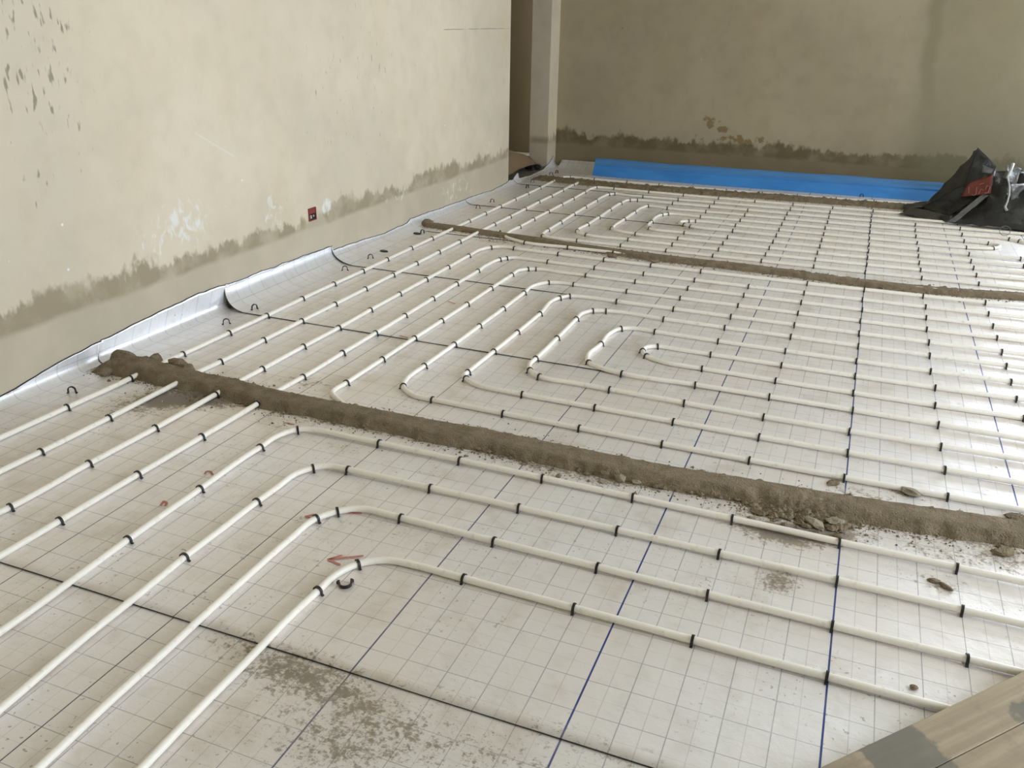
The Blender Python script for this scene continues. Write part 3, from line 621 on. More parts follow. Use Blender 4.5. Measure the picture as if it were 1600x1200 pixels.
# ------------------------------------------------------------------ heating pipes
PIPES = {
 'P1': [(-1.224, -0.903, 0), (-1.228, -0.74, 0), (-1.228, -0.556, 0), (-1.232, -0.41, 0), (-1.227, -0.299, 1), (-1.223, -0.225, 0), (-1.195, -0.158, 1), (-1.14, -0.115, 0), (-1.051, -0.103, 0), (-0.957, -0.104, 0), (-0.908, -0.105, 1), (-0.77, -0.107, 0), (-0.604, -0.109, 1), (-0.516, -0.11, 0), (-0.307, -0.113, 1), (-0.132, -0.116, 0), (-0.003, -0.117, 1), (0.109, -0.119, 0), (0.232, -0.12, 0)],
 'P2': [(-1.407, -0.981, 0), (-1.416, -0.794, 0), (-1.419, -0.653, 0), (-1.426, -0.476, 0), (-1.43, -0.317, 0), (-1.431, -0.129, 0), (-1.424, -0.01, 1), (-1.389, 0.048, 1), (-1.357, 0.077, 0), (-1.312, 0.093, 0), (-1.26, 0.092, 0), (-1.2, 0.091, 1), (-1.045, 0.089, 0), (-0.903, 0.087, 1), (-0.847, 0.086, 0), (-0.6, 0.083, 1), (-0.463, 0.081, 0), (-0.306, 0.08, 1), (-0.155, 0.078, 0), (-0.002, 0.076, 1), (0.143, 0.074, 0), (0.296, 0.073, 1), (0.394, 0.071, 0)],
 'P3': [(-1.608, -0.905, 0), (-1.618, -0.774, 0), (-1.627, -0.628, 0), (-1.629, -0.529, 0), (-1.634, -0.402, 0), (-1.638, -0.315, 1), (-1.638, -0.154, 0), (-1.639, -0.002, 1), (-1.635, 0.106, 0), (-1.633, 0.19, 0), (-1.605, 0.244, 1), (-1.569, 0.274, 0), (-1.495, 0.28, 1), (-1.367, 0.281, 0), (-1.2, 0.281, 1), (-0.935, 0.282, 0), (-0.905, 0.282, 1), (-0.726, 0.282, 0), (-0.6, 0.281, 1), (-0.442, 0.28, 0), (-0.309, 0.279, 1), (-0.178, 0.278, 0), (-0.001, 0.276, 1), (0.299, 0.271, 1), (0.433, 0.269, 0)],
 'P4': [(-1.822, -0.725, 0), (-1.824, -0.616, 0), (-1.83, -0.486, 0), (-1.838, -0.31, 1), (-1.845, -0.008, 1), (-1.85, 0.267, 0), (-1.848, 0.295, 1), (-1.849, 0.378, 0), (-1.813, 0.46, 1), (-1.735, 0.485, 0), (-1.671, 0.485, 0), (-1.498, 0.485, 1), (-1.193, 0.483, 1), (-1.015, 0.482, 0), (-0.902, 0.481, 1), (-0.606, 0.479, 1), (-0.304, 0.476, 1), (-0.2, 0.475, 0), (-0.004, 0.472, 1), (0.299, 0.468, 1), (0.461, 0.466, 0)],
 'S1': [(-2.694, 0.001, 0), (-2.689, 0.274, 1), (-2.682, 0.517, 0), (-2.683, 0.579, 1), (-2.682, 0.814, 0), (-2.679, 0.875, 1), (-2.675, 1.171, 1), (-2.67, 1.446, 1), (-2.672, 1.744, 1), (-2.67, 2.035, 1), (-2.663, 2.324, 1), (-2.662, 2.603, 1), (-2.662, 2.907, 1), (-2.66, 3.19, 1), (-2.655, 3.768, 1), (-2.655, 4.056, 1), (-2.653, 4.343, 1), (-2.654, 4.648, 1), (-2.651, 4.924, 1), (-2.65, 5.214, 1), (-2.653, 5.554, 1), (-2.654, 5.718, 0), (-2.64, 5.81, 0), (-2.584, 5.848, 1), (-2.351, 5.84, 1), (-2.047, 5.835, 1), (-1.756, 5.834, 1), (-1.461, 5.838, 1), (-1.172, 5.846, 1), (-0.874, 5.859, 1), (-0.588, 5.876, 1), (-0.281, 5.899, 1), (0.012, 5.926, 1), (0.443, 5.974, 0), (1.125, 6.07, 0)],
 'S2': [(-2.491, -0.166, 0), (-2.486, -0.022, 1), (-2.483, 0.267, 1), (-2.482, 0.577, 0), (-2.484, 0.746, 0), (-2.478, 0.87, 1), (-2.476, 1.16, 1), (-2.474, 1.45, 1), (-2.471, 1.735, 1), (-2.47, 2.028, 1), (-2.469, 2.326, 1), (-2.464, 2.601, 1), (-2.464, 2.896, 1), (-2.461, 3.19, 1), (-2.454, 3.753, 1), (-2.45, 4.036, 1), (-2.447, 4.341, 1), (-2.447, 4.638, 1), (-2.44, 4.91, 1), (-2.438, 5.191, 1), (-2.438, 5.489, 1), (-2.405, 5.667, 0), (-2.303, 5.703, 0), (-1.896, 5.704, 0)],
 'S3': [(-2.281, -0.345, 0), (-2.278, -0.314, 1), (-2.279, -0.02, 1), (-2.273, 0.269, 1), (-2.273, 0.588, 1), (-2.273, 0.768, 0), (-2.271, 0.875, 1), (-2.269, 1.164, 1), (-2.263, 1.439, 1), (-2.264, 1.729, 1), (-2.262, 2.024, 1), (-2.261, 2.326, 1), (-2.259, 2.605, 1), (-2.259, 2.894, 1), (-2.256, 3.053, 0), (-2.218, 3.142, 1), (-2.141, 3.198, 0), (-2.077, 3.189, 1), (-1.779, 3.178, 1), (-1.482, 3.169, 1), (-1.191, 3.165, 1), (-0.894, 3.163, 1), (-0.299, 3.17, 1), (0.001, 3.179, 1), (0.299, 3.191, 1), (0.603, 3.206, 1), (0.787, 3.217, 0)],
 'S4': [(-2.09, -0.507, 0), (-2.087, -0.312, 1), (-2.084, -0.013, 1), (-2.08, 0.28, 1), (-2.076, 0.581, 1), (-2.078, 0.748, 0), (-2.071, 0.871, 1), (-2.072, 1.167, 1), (-2.071, 1.447, 1), (-2.068, 1.724, 1), (-2.07, 2.028, 1), (-2.072, 2.32, 1), (-2.071, 2.606, 1), (-2.075, 2.769, 0), (-2.054, 2.894, 1), (-2.027, 2.94, 1), (-1.987, 2.976, 0), (-1.906, 2.978, 0), (-1.775, 2.974, 1), (-1.48, 2.967, 1), (-1.186, 2.964, 1), (-0.892, 2.963, 1), (-0.594, 2.964, 1), (-0.3, 2.968, 1), (-0.004, 2.975, 1), (0.305, 2.985, 1), (0.599, 2.997, 1), (0.761, 3.005, 0)],
 'S5': [(-1.338, 0.693, 0), (-1.556, 0.713, 0), (-1.726, 0.724, 0), (-1.824, 0.738, 0), (-1.88, 0.786, 0), (-1.881, 0.89, 1), (-1.879, 1.172, 1), (-1.877, 1.46, 1), (-1.872, 1.729, 1), (-1.869, 2.016, 1), (-1.868, 2.322, 1), (-1.864, 2.614, 1), (-1.861, 2.721, 0), (-1.824, 2.768, 1), (-1.783, 2.791, 1), (-1.637, 2.789, 0), (-1.479, 2.788, 1), (-1.19, 2.786, 1), (-0.894, 2.785, 1), (-0.595, 2.785, 1), (-0.299, 2.786, 1), (-0, 2.787, 1), (0.301, 2.789, 1), (0.601, 2.791, 1), (0.736, 2.793, 0)],
 'M6': [(0.509, 0.88, 0), (0.297, 0.877, 1), (-0.008, 0.874, 1), (-0.308, 0.873, 1), (-0.604, 0.873, 1), (-0.905, 0.875, 1), (-1.202, 0.879, 1), (-1.496, 0.884, 1), (-1.57, 0.886, 0), (-1.628, 0.92, 0), (-1.66, 0.954, 1), (-1.681, 1.017, 0), (-1.683, 1.179, 1), (-1.678, 1.461, 1), (-1.677, 1.736, 1), (-1.675, 2.027, 1), (-1.677, 2.322, 1), (-1.676, 2.467, 0), (-1.623, 2.56, 1), (-1.566, 2.585, 0), (-1.486, 2.585, 1), (-1.185, 2.584, 1), (-0.896, 2.584, 1), (-0.596, 2.586, 1), (-0.298, 2.588, 1), (-0.004, 2.592, 1), (0.297, 2.596, 1), (0.6, 2.602, 1), (0.714, 2.604, 0)],
 'M7': [(0.532, 1.07, 0), (0.299, 1.068, 1), (-0.005, 1.067, 1), (-0.3, 1.067, 1), (-0.606, 1.068, 1), (-0.905, 1.069, 1), (-1.201, 1.072, 1), (-1.244, 1.073, 0), (-1.327, 1.074, 0), (-1.4, 1.085, 0), (-1.467, 1.127, 1), (-1.488, 1.147, 0), (-1.488, 1.191, 1), (-1.484, 1.454, 1), (-1.481, 1.729, 1), (-1.479, 2.027, 1), (-1.476, 2.318, 1), (-1.439, 2.373, 1), (-1.368, 2.39, 0), (-1.187, 2.39, 1), (-0.889, 2.391, 1), (-0.602, 2.392, 1), (-0.299, 2.394, 1), (-0.005, 2.396, 1), (0.299, 2.4, 1), (0.601, 2.403, 1), (0.69, 2.405, 0)],
 'M8': [(0.554, 1.257, 0), (0.296, 1.251, 1), (-0.005, 1.247, 1), (-0.306, 1.247, 1), (-0.604, 1.251, 1), (-0.902, 1.259, 1), (-1.042, 1.263, 0), (-1.202, 1.27, 1), (-1.262, 1.317, 1), (-1.286, 1.377, 0), (-1.286, 1.45, 1), (-1.287, 1.732, 1), (-1.29, 2.028, 1), (-1.29, 2.126, 0), (-1.255, 2.187, 1), (-1.194, 2.212, 1), (-0.899, 2.21, 1), (-0.603, 2.209, 1), (-0.298, 2.209, 1), (-0.002, 2.21, 1), (0.295, 2.213, 1), (0.6, 2.217, 1), (0.668, 2.218, 0)],
 'M9': [(0.576, 1.437, 0), (0.297, 1.443, 1), (-0.001, 1.448, 1), (-0.309, 1.449, 1), (-0.599, 1.447, 1), (-0.901, 1.441, 1), (-0.995, 1.462, 0), (-1.064, 1.502, 1), (-1.091, 1.572, 0), (-1.081, 1.743, 1), (-1.084, 1.891, 0), (-1.054, 1.983, 1), (-1.001, 2.013, 0), (-0.896, 2.01, 1), (-0.6, 2.004, 1), (-0.303, 2.002, 1), (-0.004, 2.004, 1), (0.292, 2.01, 1), (0.596, 2.02, 1), (0.645, 2.022, 0)],
 'M10': [(0.597, 1.635, 1), (0.293, 1.627, 1), (-0.005, 1.625, 1), (-0.304, 1.627, 1), (-0.606, 1.633, 1), (-0.77, 1.639, 0), (-0.856, 1.679, 1), (-0.887, 1.734, 1), (-0.883, 1.788, 0), (-0.84, 1.819, 1), (-0.746, 1.818, 0), (-0.602, 1.817, 1), (-0.3, 1.816, 1), (-0.004, 1.817, 1), (0.302, 1.821, 1), (0.595, 1.828, 1), (0.622, 1.828, 0)],
 'T3': [(-0.734, 3.319, 0), (-0.894, 3.364, 1), (-1.226, 3.363, 0), (-1.479, 3.361, 1), (-1.778, 3.36, 1), (-2.069, 3.358, 1), (-2.162, 3.395, 0), (-2.245, 3.454, 0), (-2.271, 3.563, 0), (-2.266, 3.759, 1), (-2.264, 4.031, 1), (-2.258, 4.33, 1), (-2.253, 4.626, 1), (-2.246, 4.89, 1), (-2.244, 5.193, 1), (-2.242, 5.389, 0), (-2.221, 5.467, 1), (-2.156, 5.479, 0), (-2.065, 5.476, 1), (-1.759, 5.468, 1), (-1.465, 5.463, 1), (-1.174, 5.462, 1), (-0.883, 5.465, 1), (-0.586, 5.472, 1), (-0.285, 5.482, 1), (0.013, 5.497, 1), (0.203, 5.508, 0), (1.067, 5.578, 0)],
 'T4': [(0.832, 3.593, 0), (0.602, 3.585, 1), (0.304, 3.575, 1), (-0.002, 3.568, 1), (-0.293, 3.562, 1), (-0.597, 3.558, 1), (-0.892, 3.555, 1), (-1.186, 3.554, 1), (-1.483, 3.554, 1), (-1.78, 3.556, 1), (-1.941, 3.558, 0), (-2.028, 3.58, 1), (-2.052, 3.671, 0), (-2.053, 3.754, 1), (-2.054, 4.021, 1), (-2.057, 4.33, 1), (-2.056, 4.616, 1), (-2.052, 4.899, 1), (-2.051, 5.106, 0), (-2.037, 5.206, 1), (-2.002, 5.255, 1), (-1.871, 5.241, 0), (-1.755, 5.245, 1), (-1.465, 5.255, 1), (-1.175, 5.265, 1), (-0.588, 5.283, 1), (-0.294, 5.292, 1), (0.006, 5.301, 1), (0.6, 5.316, 1), (1.037, 5.327, 0)],
 'T5': [(0.857, 3.805, 0), (0.605, 3.786, 1), (0.303, 3.767, 1), (0.002, 3.752, 1), (-0.295, 3.741, 1), (-0.594, 3.734, 1), (-0.886, 3.731, 1), (-1.184, 3.731, 1), (-1.482, 3.735, 1), (-1.775, 3.743, 1), (-1.84, 3.775, 0), (-1.864, 3.826, 1), (-1.861, 4.048, 1), (-1.856, 4.309, 1), (-1.856, 4.609, 1), (-1.849, 4.888, 1), (-1.816, 5.048, 1), (-1.76, 5.075, 1), (-1.473, 5.077, 1), (-1.181, 5.081, 1), (-0.888, 5.085, 1), (-0.594, 5.09, 1), (-0.292, 5.097, 1), (0.005, 5.105, 1), (0.307, 5.114, 1), (0.605, 5.124, 1), (0.882, 5.135, 0), (1.015, 5.14, 0)],
 'T6': [(0.878, 3.975, 0), (0.604, 3.96, 1), (0.301, 3.946, 1), (0.002, 3.934, 1), (-0.296, 3.925, 1), (-0.592, 3.918, 1), (-0.888, 3.914, 1), (-1.187, 3.913, 1), (-1.477, 3.914, 1), (-1.614, 3.95, 0), (-1.671, 4.008, 1), (-1.676, 4.072, 0), (-1.669, 4.329, 1), (-1.662, 4.604, 1), (-1.654, 4.794, 0), (-1.629, 4.887, 1), (-1.467, 4.862, 1), (-1.173, 4.876, 1), (-0.883, 4.887, 1), (-0.593, 4.896, 1), (-0.29, 4.904, 1), (0.004, 4.909, 1), (0.302, 4.913, 1), (0.603, 4.914, 1), (0.899, 4.913, 1), (0.957, 4.879, 1), (0.981, 4.851, 0)],
 'T7': [(0.894, 4.146, 1), (0.603, 4.137, 1), (0.302, 4.128, 1), (0.006, 4.12, 1), (-0.293, 4.113, 1), (-0.589, 4.107, 1), (-0.887, 4.101, 1), (-1.182, 4.097, 1), (-1.431, 4.127, 1), (-1.463, 4.2, 0), (-1.467, 4.335, 1), (-1.477, 4.497, 0), (-1.454, 4.608, 1), (-1.42, 4.658, 1), (-1.175, 4.668, 1), (-0.886, 4.679, 1), (-0.592, 4.688, 1), (-0.295, 4.696, 1), (0.004, 4.702, 1), (0.301, 4.706, 1), (0.602, 4.708, 1), (0.75, 4.709, 1), (0.803, 4.695, 0), (0.814, 4.652, 0), (0.764, 4.562, 1), (0.6, 4.507, 1), (0.304, 4.499, 1), (0.003, 4.493, 1), (-0.291, 4.49, 1), (-0.591, 4.49, 1), (-0.892, 4.493, 1), (-1.182, 4.498, 1), (-1.227, 4.478, 1), (-1.267, 4.446, 0), (-1.273, 4.385, 0), (-1.233, 4.348, 1), (-1.181, 4.317, 1), (-0.884, 4.31, 1), (-0.59, 4.306, 1), (-0.293, 4.306, 1), (0.006, 4.309, 1), (0.307, 4.315, 1), (0.605, 4.325, 1), (0.899, 4.338, 1), (0.921, 4.339, 0)]}
R = .0098; ZP = .0142
DESC = {
 'P1': ('white heating pipe with the innermost bend in the foreground', 'innermost foreground pipe bend'),
 'P2': ('white heating pipe with the second innermost bend in the foreground', 'second innermost foreground pipe bend'),
 'P3': ('white heating pipe with the third bend out in the foreground', 'third foreground pipe bend'),
 'P4': ('white heating pipe bend nearest the front side of front mortar ridge', 'outermost foreground pipe bend'),
 'S1': ('white heating pipe nearest the left wall, turning along the blue foam strip', 'pipe nearest the left wall'),
 'S2': ('second white heating pipe from the left wall, vanishing under the rear ridge', 'second pipe from the left wall'),
 'S3': ('third white heating pipe from the left wall, turning at the middle ridge', 'third pipe from the left wall'),
 'S4': ('fourth white heating pipe from the left wall, bending right in middle field', 'fourth pipe from the left wall'),
 'S5': ('white pipe coming from under front ridge and bending right behind it', 'pipe rising from the front ridge'),
 'M6': ('outermost U of white pipe lying wholly behind the front ridge', 'outermost U in the middle field'),
 'M7': ('second outermost U of white pipe in the middle field', 'second U in the middle field'),
 'M8': ('third U of white pipe counted inwards in the middle field', 'third U in the middle field'),
 'M9': ('small U of white pipe around the middle hairpin', 'U around the middle hairpin'),
 'M10': ('tight white pipe hairpin in the centre of the middle field', 'middle hairpin'),
 'T3': ('white pipe passing under the middle ridge and bending along rear ridge', 'pipe passing under the middle ridge'),
 'T4': ('outermost U of white pipe behind the middle ridge', 'outermost U in the far field'),
 'T5': ('second outermost U of white pipe behind the middle ridge', 'second U in the far field'),
 'T6': ('third U of white pipe counted inwards behind the middle ridge', 'third U in the far field'),
 'T7': ('innermost white pipe spiral of the far field with small end bend', 'innermost far spiral')}
def ridge_pts(r, x0, x1, n=8): return [(x0 + (x1 - x0) * i / n, smooth_tab(RIDGES[r], x0 + (x1 - x0) * i / n), 0) for i in range(n + 1)]
def extended(k, pts):
    pts = [tuple(q) for q in pts]
    if k == 'S5': pts = list(reversed(ridge_pts(1, -1.6, 2.38))) + [q for q in pts[3:]]
    if k == 'S2': pts = pts[:-2] + ridge_pts(3, -2.15, 2.38)
    if k == 'T3': pts = list(reversed(ridge_pts(2, -.5, 2.38))) + pts[1:]
    def ext(end, prev):
        if end[0] > .15: return [(end[0] + .6, end[1] + (end[1] - prev[1]) * .3, 0), (2.38, end[1] + (end[1] - prev[1]) * .3, 0)] if end[0] < 1.7 else []
        if end[1] < .1 and end[0] < -1: return [(end[0], end[1] - .6, 0), (end[0], -2.3, 0)]
        return []
    if k in ('P1', 'P2'): tail = [(.9, pts[-1][1], 0), (2.38, pts[-1][1], 0)]
    else: tail = ext(pts[-1], pts[-2]) if k != 'S2' else []
    head = ext(pts[0], pts[1]) if k not in ('S5', 'T3') else []
    return list(reversed(head)) + pts + tail
def catmull(pts, step=.022):
    q = [Vector((x, y)) for x, y, _ in pts]; out = []
    q = [q[0] * 2 - q[1]] + q + [q[-1] * 2 - q[-2]]
    for i in range(1, len(q) - 2):
        p0, p1, p2, p3 = q[i - 1:i + 3]
        L = (p2 - p1).length; n = max(1, min(40, int(L / step)))
        d1, d0, d2 = max(L, 1e-4), max((p1 - p0).length, 1e-4), max((p3 - p2).length, 1e-4)
        t1 = ((p1 - p0) / d0 * d1 + (p2 - p1) / d1 * d0) / (d0 + d1) * d1
        t2 = ((p2 - p1) / d1 * d2 + (p3 - p2) / d2 * d1) / (d1 + d2) * d1
        for j in range(n):
            s = j / n; s2, s3 = s * s, s * s * s
            out.append(p1 * (2 * s3 - 3 * s2 + 1) + t1 * (s3 - 2 * s2 + s) + p2 * (-2 * s3 + 3 * s2) + t2 * (s3 - s2))
    out.append(q[-2]); return out
CLIPS = []
def ordinal(n): return '%d%s' % (n, 'th' if 10 <= n % 100 <= 20 else {1: 'st', 2: 'nd', 3: 'rd'}.get(n % 10, 'th'))
for k, pts in PIPES.items():
    cl = catmull(extended(k, pts))
    b = MB(); b.tube([(p.x, p.y, ZP + .0008 * nz(p.x * 2, p.y * 2, 1.0)) for p in cl], R, 12)
    o = link('heating_pipe', b.mesh('heating_pipe', True), M['pipe'])
    tag(o, DESC[k][0], 'pipe', 'white underfloor heating pipes')
    nclip = 0
    for (x, y, c) in pts:
        if not c: continue
        nclip += 1
        i = min(range(len(cl)), key=lambda j: (cl[j].x - x) ** 2 + (cl[j].y - y) ** 2)
        t = cl[min(i + 1, len(cl) - 1)] - cl[max(i - 1, 0)]
        CLIPS.append((x, y, math.atan2(t.y, t.x), '%s black clip from the near end of the %s' % (ordinal(nclip), DESC[k][1])))

# ------------------------------------------------------------------ clips
def clip_mesh():
    b = MB(); w = .0034; ri, ro = .0103, .0136
    prof = []
    n = 8
    prof.append((-.0142, -.001, -.0108, -.001)); prof.append((-.0182, .0045, -.0112, .004)); prof.append((-ro, .008, -ri, .008))
    for i in range(n + 1):
        a = math.pi - math.pi * i / n
        prof.append((ro * math.cos(a), ZP + ro * math.sin(a) * .98, ri * math.cos(a), ZP + ri * math.sin(a)))
    prof.append((ro, .008, ri, .008)); prof.append((.0182, .0045, .0112, .004)); prof.append((.0142, -.001, .0108, -.001))
    vs = []; fs = []
    for (yo, zo, yi, zi) in prof: vs += [(-w, yo, zo), (w, yo, zo), (w, yi, zi), (-w, yi, zi)]
    for i in range(len(prof) - 1):
        for j in range(4): fs.append((i * 4 + j, i * 4 + (j + 1) % 4, (i + 1) * 4 + (j + 1) % 4, (i + 1) * 4 + j))
    fs += [(3, 2, 1, 0), tuple((len(prof) - 1) * 4 + j for j in range(4))]
    b.add(vs, fs); me = b.mesh('pipe_clip'); me.materials.append(M['clip']); return me
CM = clip_mesh()
LOOSE = [(-2.797, .398, 'loose black clip stuck in foil near the left edge of the picture'), (-2.787, 1.292, 'loose black clip by the wall just before the curled foil seam'), (-2.798, 1.52, 'loose black clip at the foot of the widest foil curl'),
         (-2.782, 2.328, 'loose black clip by the wall before the second curled seam'), (-2.780, 2.611, 'loose black clip by the wall after the second curled seam'), (-2.804, 3.337, 'loose black clip by the wall beside middle ridge end'),
         (-2.799, 4.253, 'loose black clip by the wall, first beyond middle ridge'), (-2.789, 4.505, 'loose black clip by the wall, second beyond middle ridge'), (-2.766, 5.224, 'loose black clip near the doorway, nearer of two'),
         (-2.814, 5.476, 'loose black clip at the left end of rear ridge'), (-2.801, 5.932, 'left loose black clip in the far foil corner'), (-2.788, 6.059, 'right loose black clip in the far foil corner'), (-.086, 6.152, 'loose black clip standing before the blue foam strip')]
allc = [(x, y, a, lab, 'clips holding the pipes', 1.0) for (x, y, a, lab) in CLIPS] + [(x, y, 2.35 + (i % 3 - 1) * .35, lab, 'loose clips pinned in the foil', 1.15) for i, (x, y, lab) in enumerate(LOOSE)]
inside = [c for c in allc if c[0] < 1.1]
inside.sort(key=lambda c: (Vector((c[0], c[1], 0)) - CAM).length + (0 if c[4].startswith('clips') else -9))
far = inside[298:]
rnd = random.Random(5)
for (x, y, a, lab, grp, s) in inside[:298]:
    o = link('pipe_clip', CM); o.location = (x, y, 0); o.rotation_euler = (0, 0, a + rnd.uniform(-.08, .08)); o.scale = (s, s, s)
    if grp.startswith('loose'): o.location.z = foil_z(x, y) - .003
    tag(o, lab, 'clip', grp)
b = MB()
for (x, y, a, lab, grp, s) in far:
    mt = Matrix.Translation((x, y, 0)) @ Matrix.Rotation(a, 4, 'Z')
    b.add([mt @ v.co for v in CM.vertices], [tuple(q.vertices) for q in CM.polygons])
o = link('pipe_clips', b.mesh('pipe_clips'), M['clip'])
tag(o, 'farthest black clips on the pipes along the rear ridge', 'clips', None, 'stuff')
# loose clip lying on its back in the foreground, two squashed ones by the wall
o = link('pipe_clip', CM); o.location = (-1.190, -.230, .0055 + foil_z(-1.178, -.248)); o.rotation_euler = Matrix(((0, -.83, .56), (0, -.56, -.83), (1, 0, 0))).to_euler(); o.scale = (1.25, 1.25, 1.1)
tag(o, 'loose black clip lying upside down in the foreground', 'clip', 'loose clips pinned in the foil')
for (x, y, lab) in [(-2.791, 2.793, 'flat dark scrap by the wall beyond the second seam'), (-2.827, 3.300, 'flat dark scrap by the wall before middle ridge end')]:
    bm = MB(); pts = []
    for i in range(10):
        a = i * math.pi / 5; r_ = 1 + .25 * nz(a * 1.3, x * 5, y)
        pts.append((math.cos(a) * .030 * r_, math.sin(a) * .020 * r_))
    vs = [(px, py, 0) for px, py in pts] + [(px * .8, py * .8, .008) for px, py in pts]
    bm.add(vs, [tuple(range(10, 20))] + [(i, (i + 1) % 10, 10 + (i + 1) % 10, 10 + i) for i in range(10)])
    o = link('dark_scrap', bm.mesh('dark_scrap'), M['clip']); o.location = (x, y, .003)
    tag(o, lab, 'scrap', 'dark scraps by the left wall')

# ------------------------------------------------------------------ blue foam strip
rows = []
x = -2.45
prof = [(0.0, .003), (.012, .022), (.03, .050), (.048, .074), (.058, .088), (.054, .093), (.072, .098), (.078, .124), (.086, .150)]
while x < 2.4:
    y0 = 6.085 + .022 * (x + 2.44) + .055 * max(0, min(1, (x + 1.2) / 2.0)) + .006 * nz(x * 1.3, 4.0)
    hs = 1 + .05 * nz(x * 2.0, 8.0)
    rows.append([(x + .004 * nz(d * 40, z * 40), y0 + d + .004 * nz(x * 5, z * 12), z * hs) for d, z in prof] + [(x, y0 + .094, .150 * hs), (x, y0 + .080, .11 * hs), (x, y0 + .070, .09 * hs), (x, y0 + .012, .003)])
    x += .06
fo = link('foam_strip', grid_mesh('foam_strip', rows, True), M['blue'])
tag(fo, 'long blue foam strip standing creased along the back wall', 'foam strip')

# ------------------------------------------------------------------ black plastic heap
hp = empty('plastic_sheet', (.9, 5.6, 0))
tag(hp, 'crumpled black plastic sheet heaped in the far right corner', 'plastic sheet')
def put(name, me, mat, parent, lab=None):
    o = link(name, me, mat, parent)
    if parent.type == 'EMPTY': o.matrix_parent_inverse = Matrix.Translation(-parent.location)
    if lab: o['label'] = lab
    return o
# main crumpled body
rows = []
nx_, ny_ = 64, 44
for i in range(ny_ + 1):
    row = []
    for j in range(nx_ + 1):
        s = j / nx_; t = i / ny_
        x = .50 + 1.75 * s; yf = 5.30 - .12 * min(1, max(0, (x - .7) / .5)); y = yf + (6.25 - yf) * t
        prof_x = lerp_tab([(.50, .02), (.60, .06), (.72, .22), (.80, .32), (.90, .33), (1.0, .34), (1.4, .32), (2.0, .25), (2.25, .0)], x)
        prof_t = lerp_tab([(0, .0), (.05, .07), (.12, .28), (.25, .62), (.38, .9), (.55, 1.0), (.75, .85), (.9, .4), (1, .0)], t)
        rg = 1 - 2 * abs(nz(x * 4.2, y * 4.2, 2.0)); rg2 = 1 - 2 * abs(nz(x * 9.0, y * 8.0, 5.0))
        z = prof_x * prof_t * (.70 + .22 * rg + .10 * rg2) + .012 * max(0, rg2) * (prof_t < .95) + .022 * (t > 0.02 and t < .98)
        row.append((x + .03 * nz(x * 5, y * 5, 9.0), y + .03 * nz(x * 5, y * 5, 12.0), max(z, .0) + .012))
    rows.append(row)
body = put('sheet_body', grid_mesh('sheet_body', rows, True), M['black'], hp)
def patch(name, quad, mat, parent, n=12, amp=.012, seed=0.0, bulge=0.0, smooth=True):
    """crumpled four-cornered piece of sheet with 2 mm thickness"""
    A, B, D, E_ = [Vector(q) for q in quad]
    nn = (B - A).cross(E_ - A).normalized(); rows = []
    for i in range(n + 1):
        t = i / n; row = []
        for j in range(n + 1):
            s = j / n
            p = (A * (1 - s) + B * s) * (1 - t) + (E_ * (1 - s) + D * s) * t
            w = 1 - abs(2 * nz(p.x * 9 + seed, p.y * 9, p.z * 9))
            row.append(p + nn * (amp * (w - .5) + bulge * math.sin(math.pi * s) * math.sin(math.pi * t)))
        rows.append(row)
    me = grid_mesh(name, rows, smooth)
    bm = bmesh.new(); bm.from_mesh(me); bmesh.ops.solidify(bm, geom=bm.faces[:], thickness=.002); bm.to_mesh(me); bm.free()
    return put(name, me, mat, parent)
# upright dark flap with its peak, grey outer layer, scoop on the floor
fl = patch('flap', [(.60, 5.60, .10), (.80, 5.56, .16), (.815, 5.70, .39), (.663, 5.75, .516)], M['black'], hp, 14, .018, 1.0)
patch('flap_back', [(.40, 5.93, .02), (.62, 5.62, .08), (.668, 5.752, .512), (.645, 5.86, .44)], M['black_dusty'], hp, 14, .014, 2.0)
patch('lower_flap', [(.36, 5.62, .05), (.52, 5.40, .03), (.76, 5.53, .21), (.60, 5.62, .24)], M['black'], hp, 14, .02, 3.0, -.02)
patch('outer_fold', [(.20, 5.47, .018), (.53, 5.29, .016), (.56, 5.36, .055), (.26, 5.60, .05)], M['black_dusty'], hp, 12, .012, 4.0, .008)
patch('back_fold', [(.23, 5.58, .045), (.50, 5.66, .06), (.50, 5.78, .085), (.235, 5.78, .035)], M['black_dusty'], hp, 12, .012, 5.0, .02)
patch('clear_fold', [(.53, 5.29, .02), (.58, 5.29, .02), (.78, 5.50, .20), (.745, 5.52, .205)], M['film'], hp, 10, .012, 6.0)
# red print with pale lettering strokes on the flap
pr = patch('red_print', [(.608, 5.535, .168), (.795, 5.505, .215), (.790, 5.575, .345), (.640, 5.570, .270)], M['red_print'], hp, 8, .006, 8.0)
b = MB()
for st in [[(.645, .245), (.652, .200)], [(.672, .195), (.690, .190), (.700, .205), (.697, .250)], [(.716, .205), (.728, .240), (.745, .232)], [(.755, .215), (.775, .222), (.783, .262), (.762, .268), (.755, .240)], [(.71, .27), (.74, .283)]]:
    pts = []
    for (x, z) in st:
        y = 5.535 - .030 * (x - .608) / .187 + (z - .168 - .047 * (x - .608) / .187) / .12 * .05 - .010
        pts.append((x, y, z))
    b.tube(pts, .0028, 5)
put('lettering', b.mesh('lettering'), M['pale_print'], pr, 'pale lettering strokes')
patch('grey_tab', [(.712, 5.585, .352), (.778, 5.580, .350), (.785, 5.585, .382), (.713, 5.590, .405)], M['film'], hp, 6, .006, 9.0)
gf = empty('film_scrap', (.93, 5.6, .14)); tag(gf, 'crumpled grey film scrap on the black plastic heap', 'film')
patch('upper_film', [(.849, 5.47, .342), (.955, 5.50, .29), (.965, 5.56, .40), (.861, 5.53, .43)], M['film'], gf, 10, .03, 11.0)
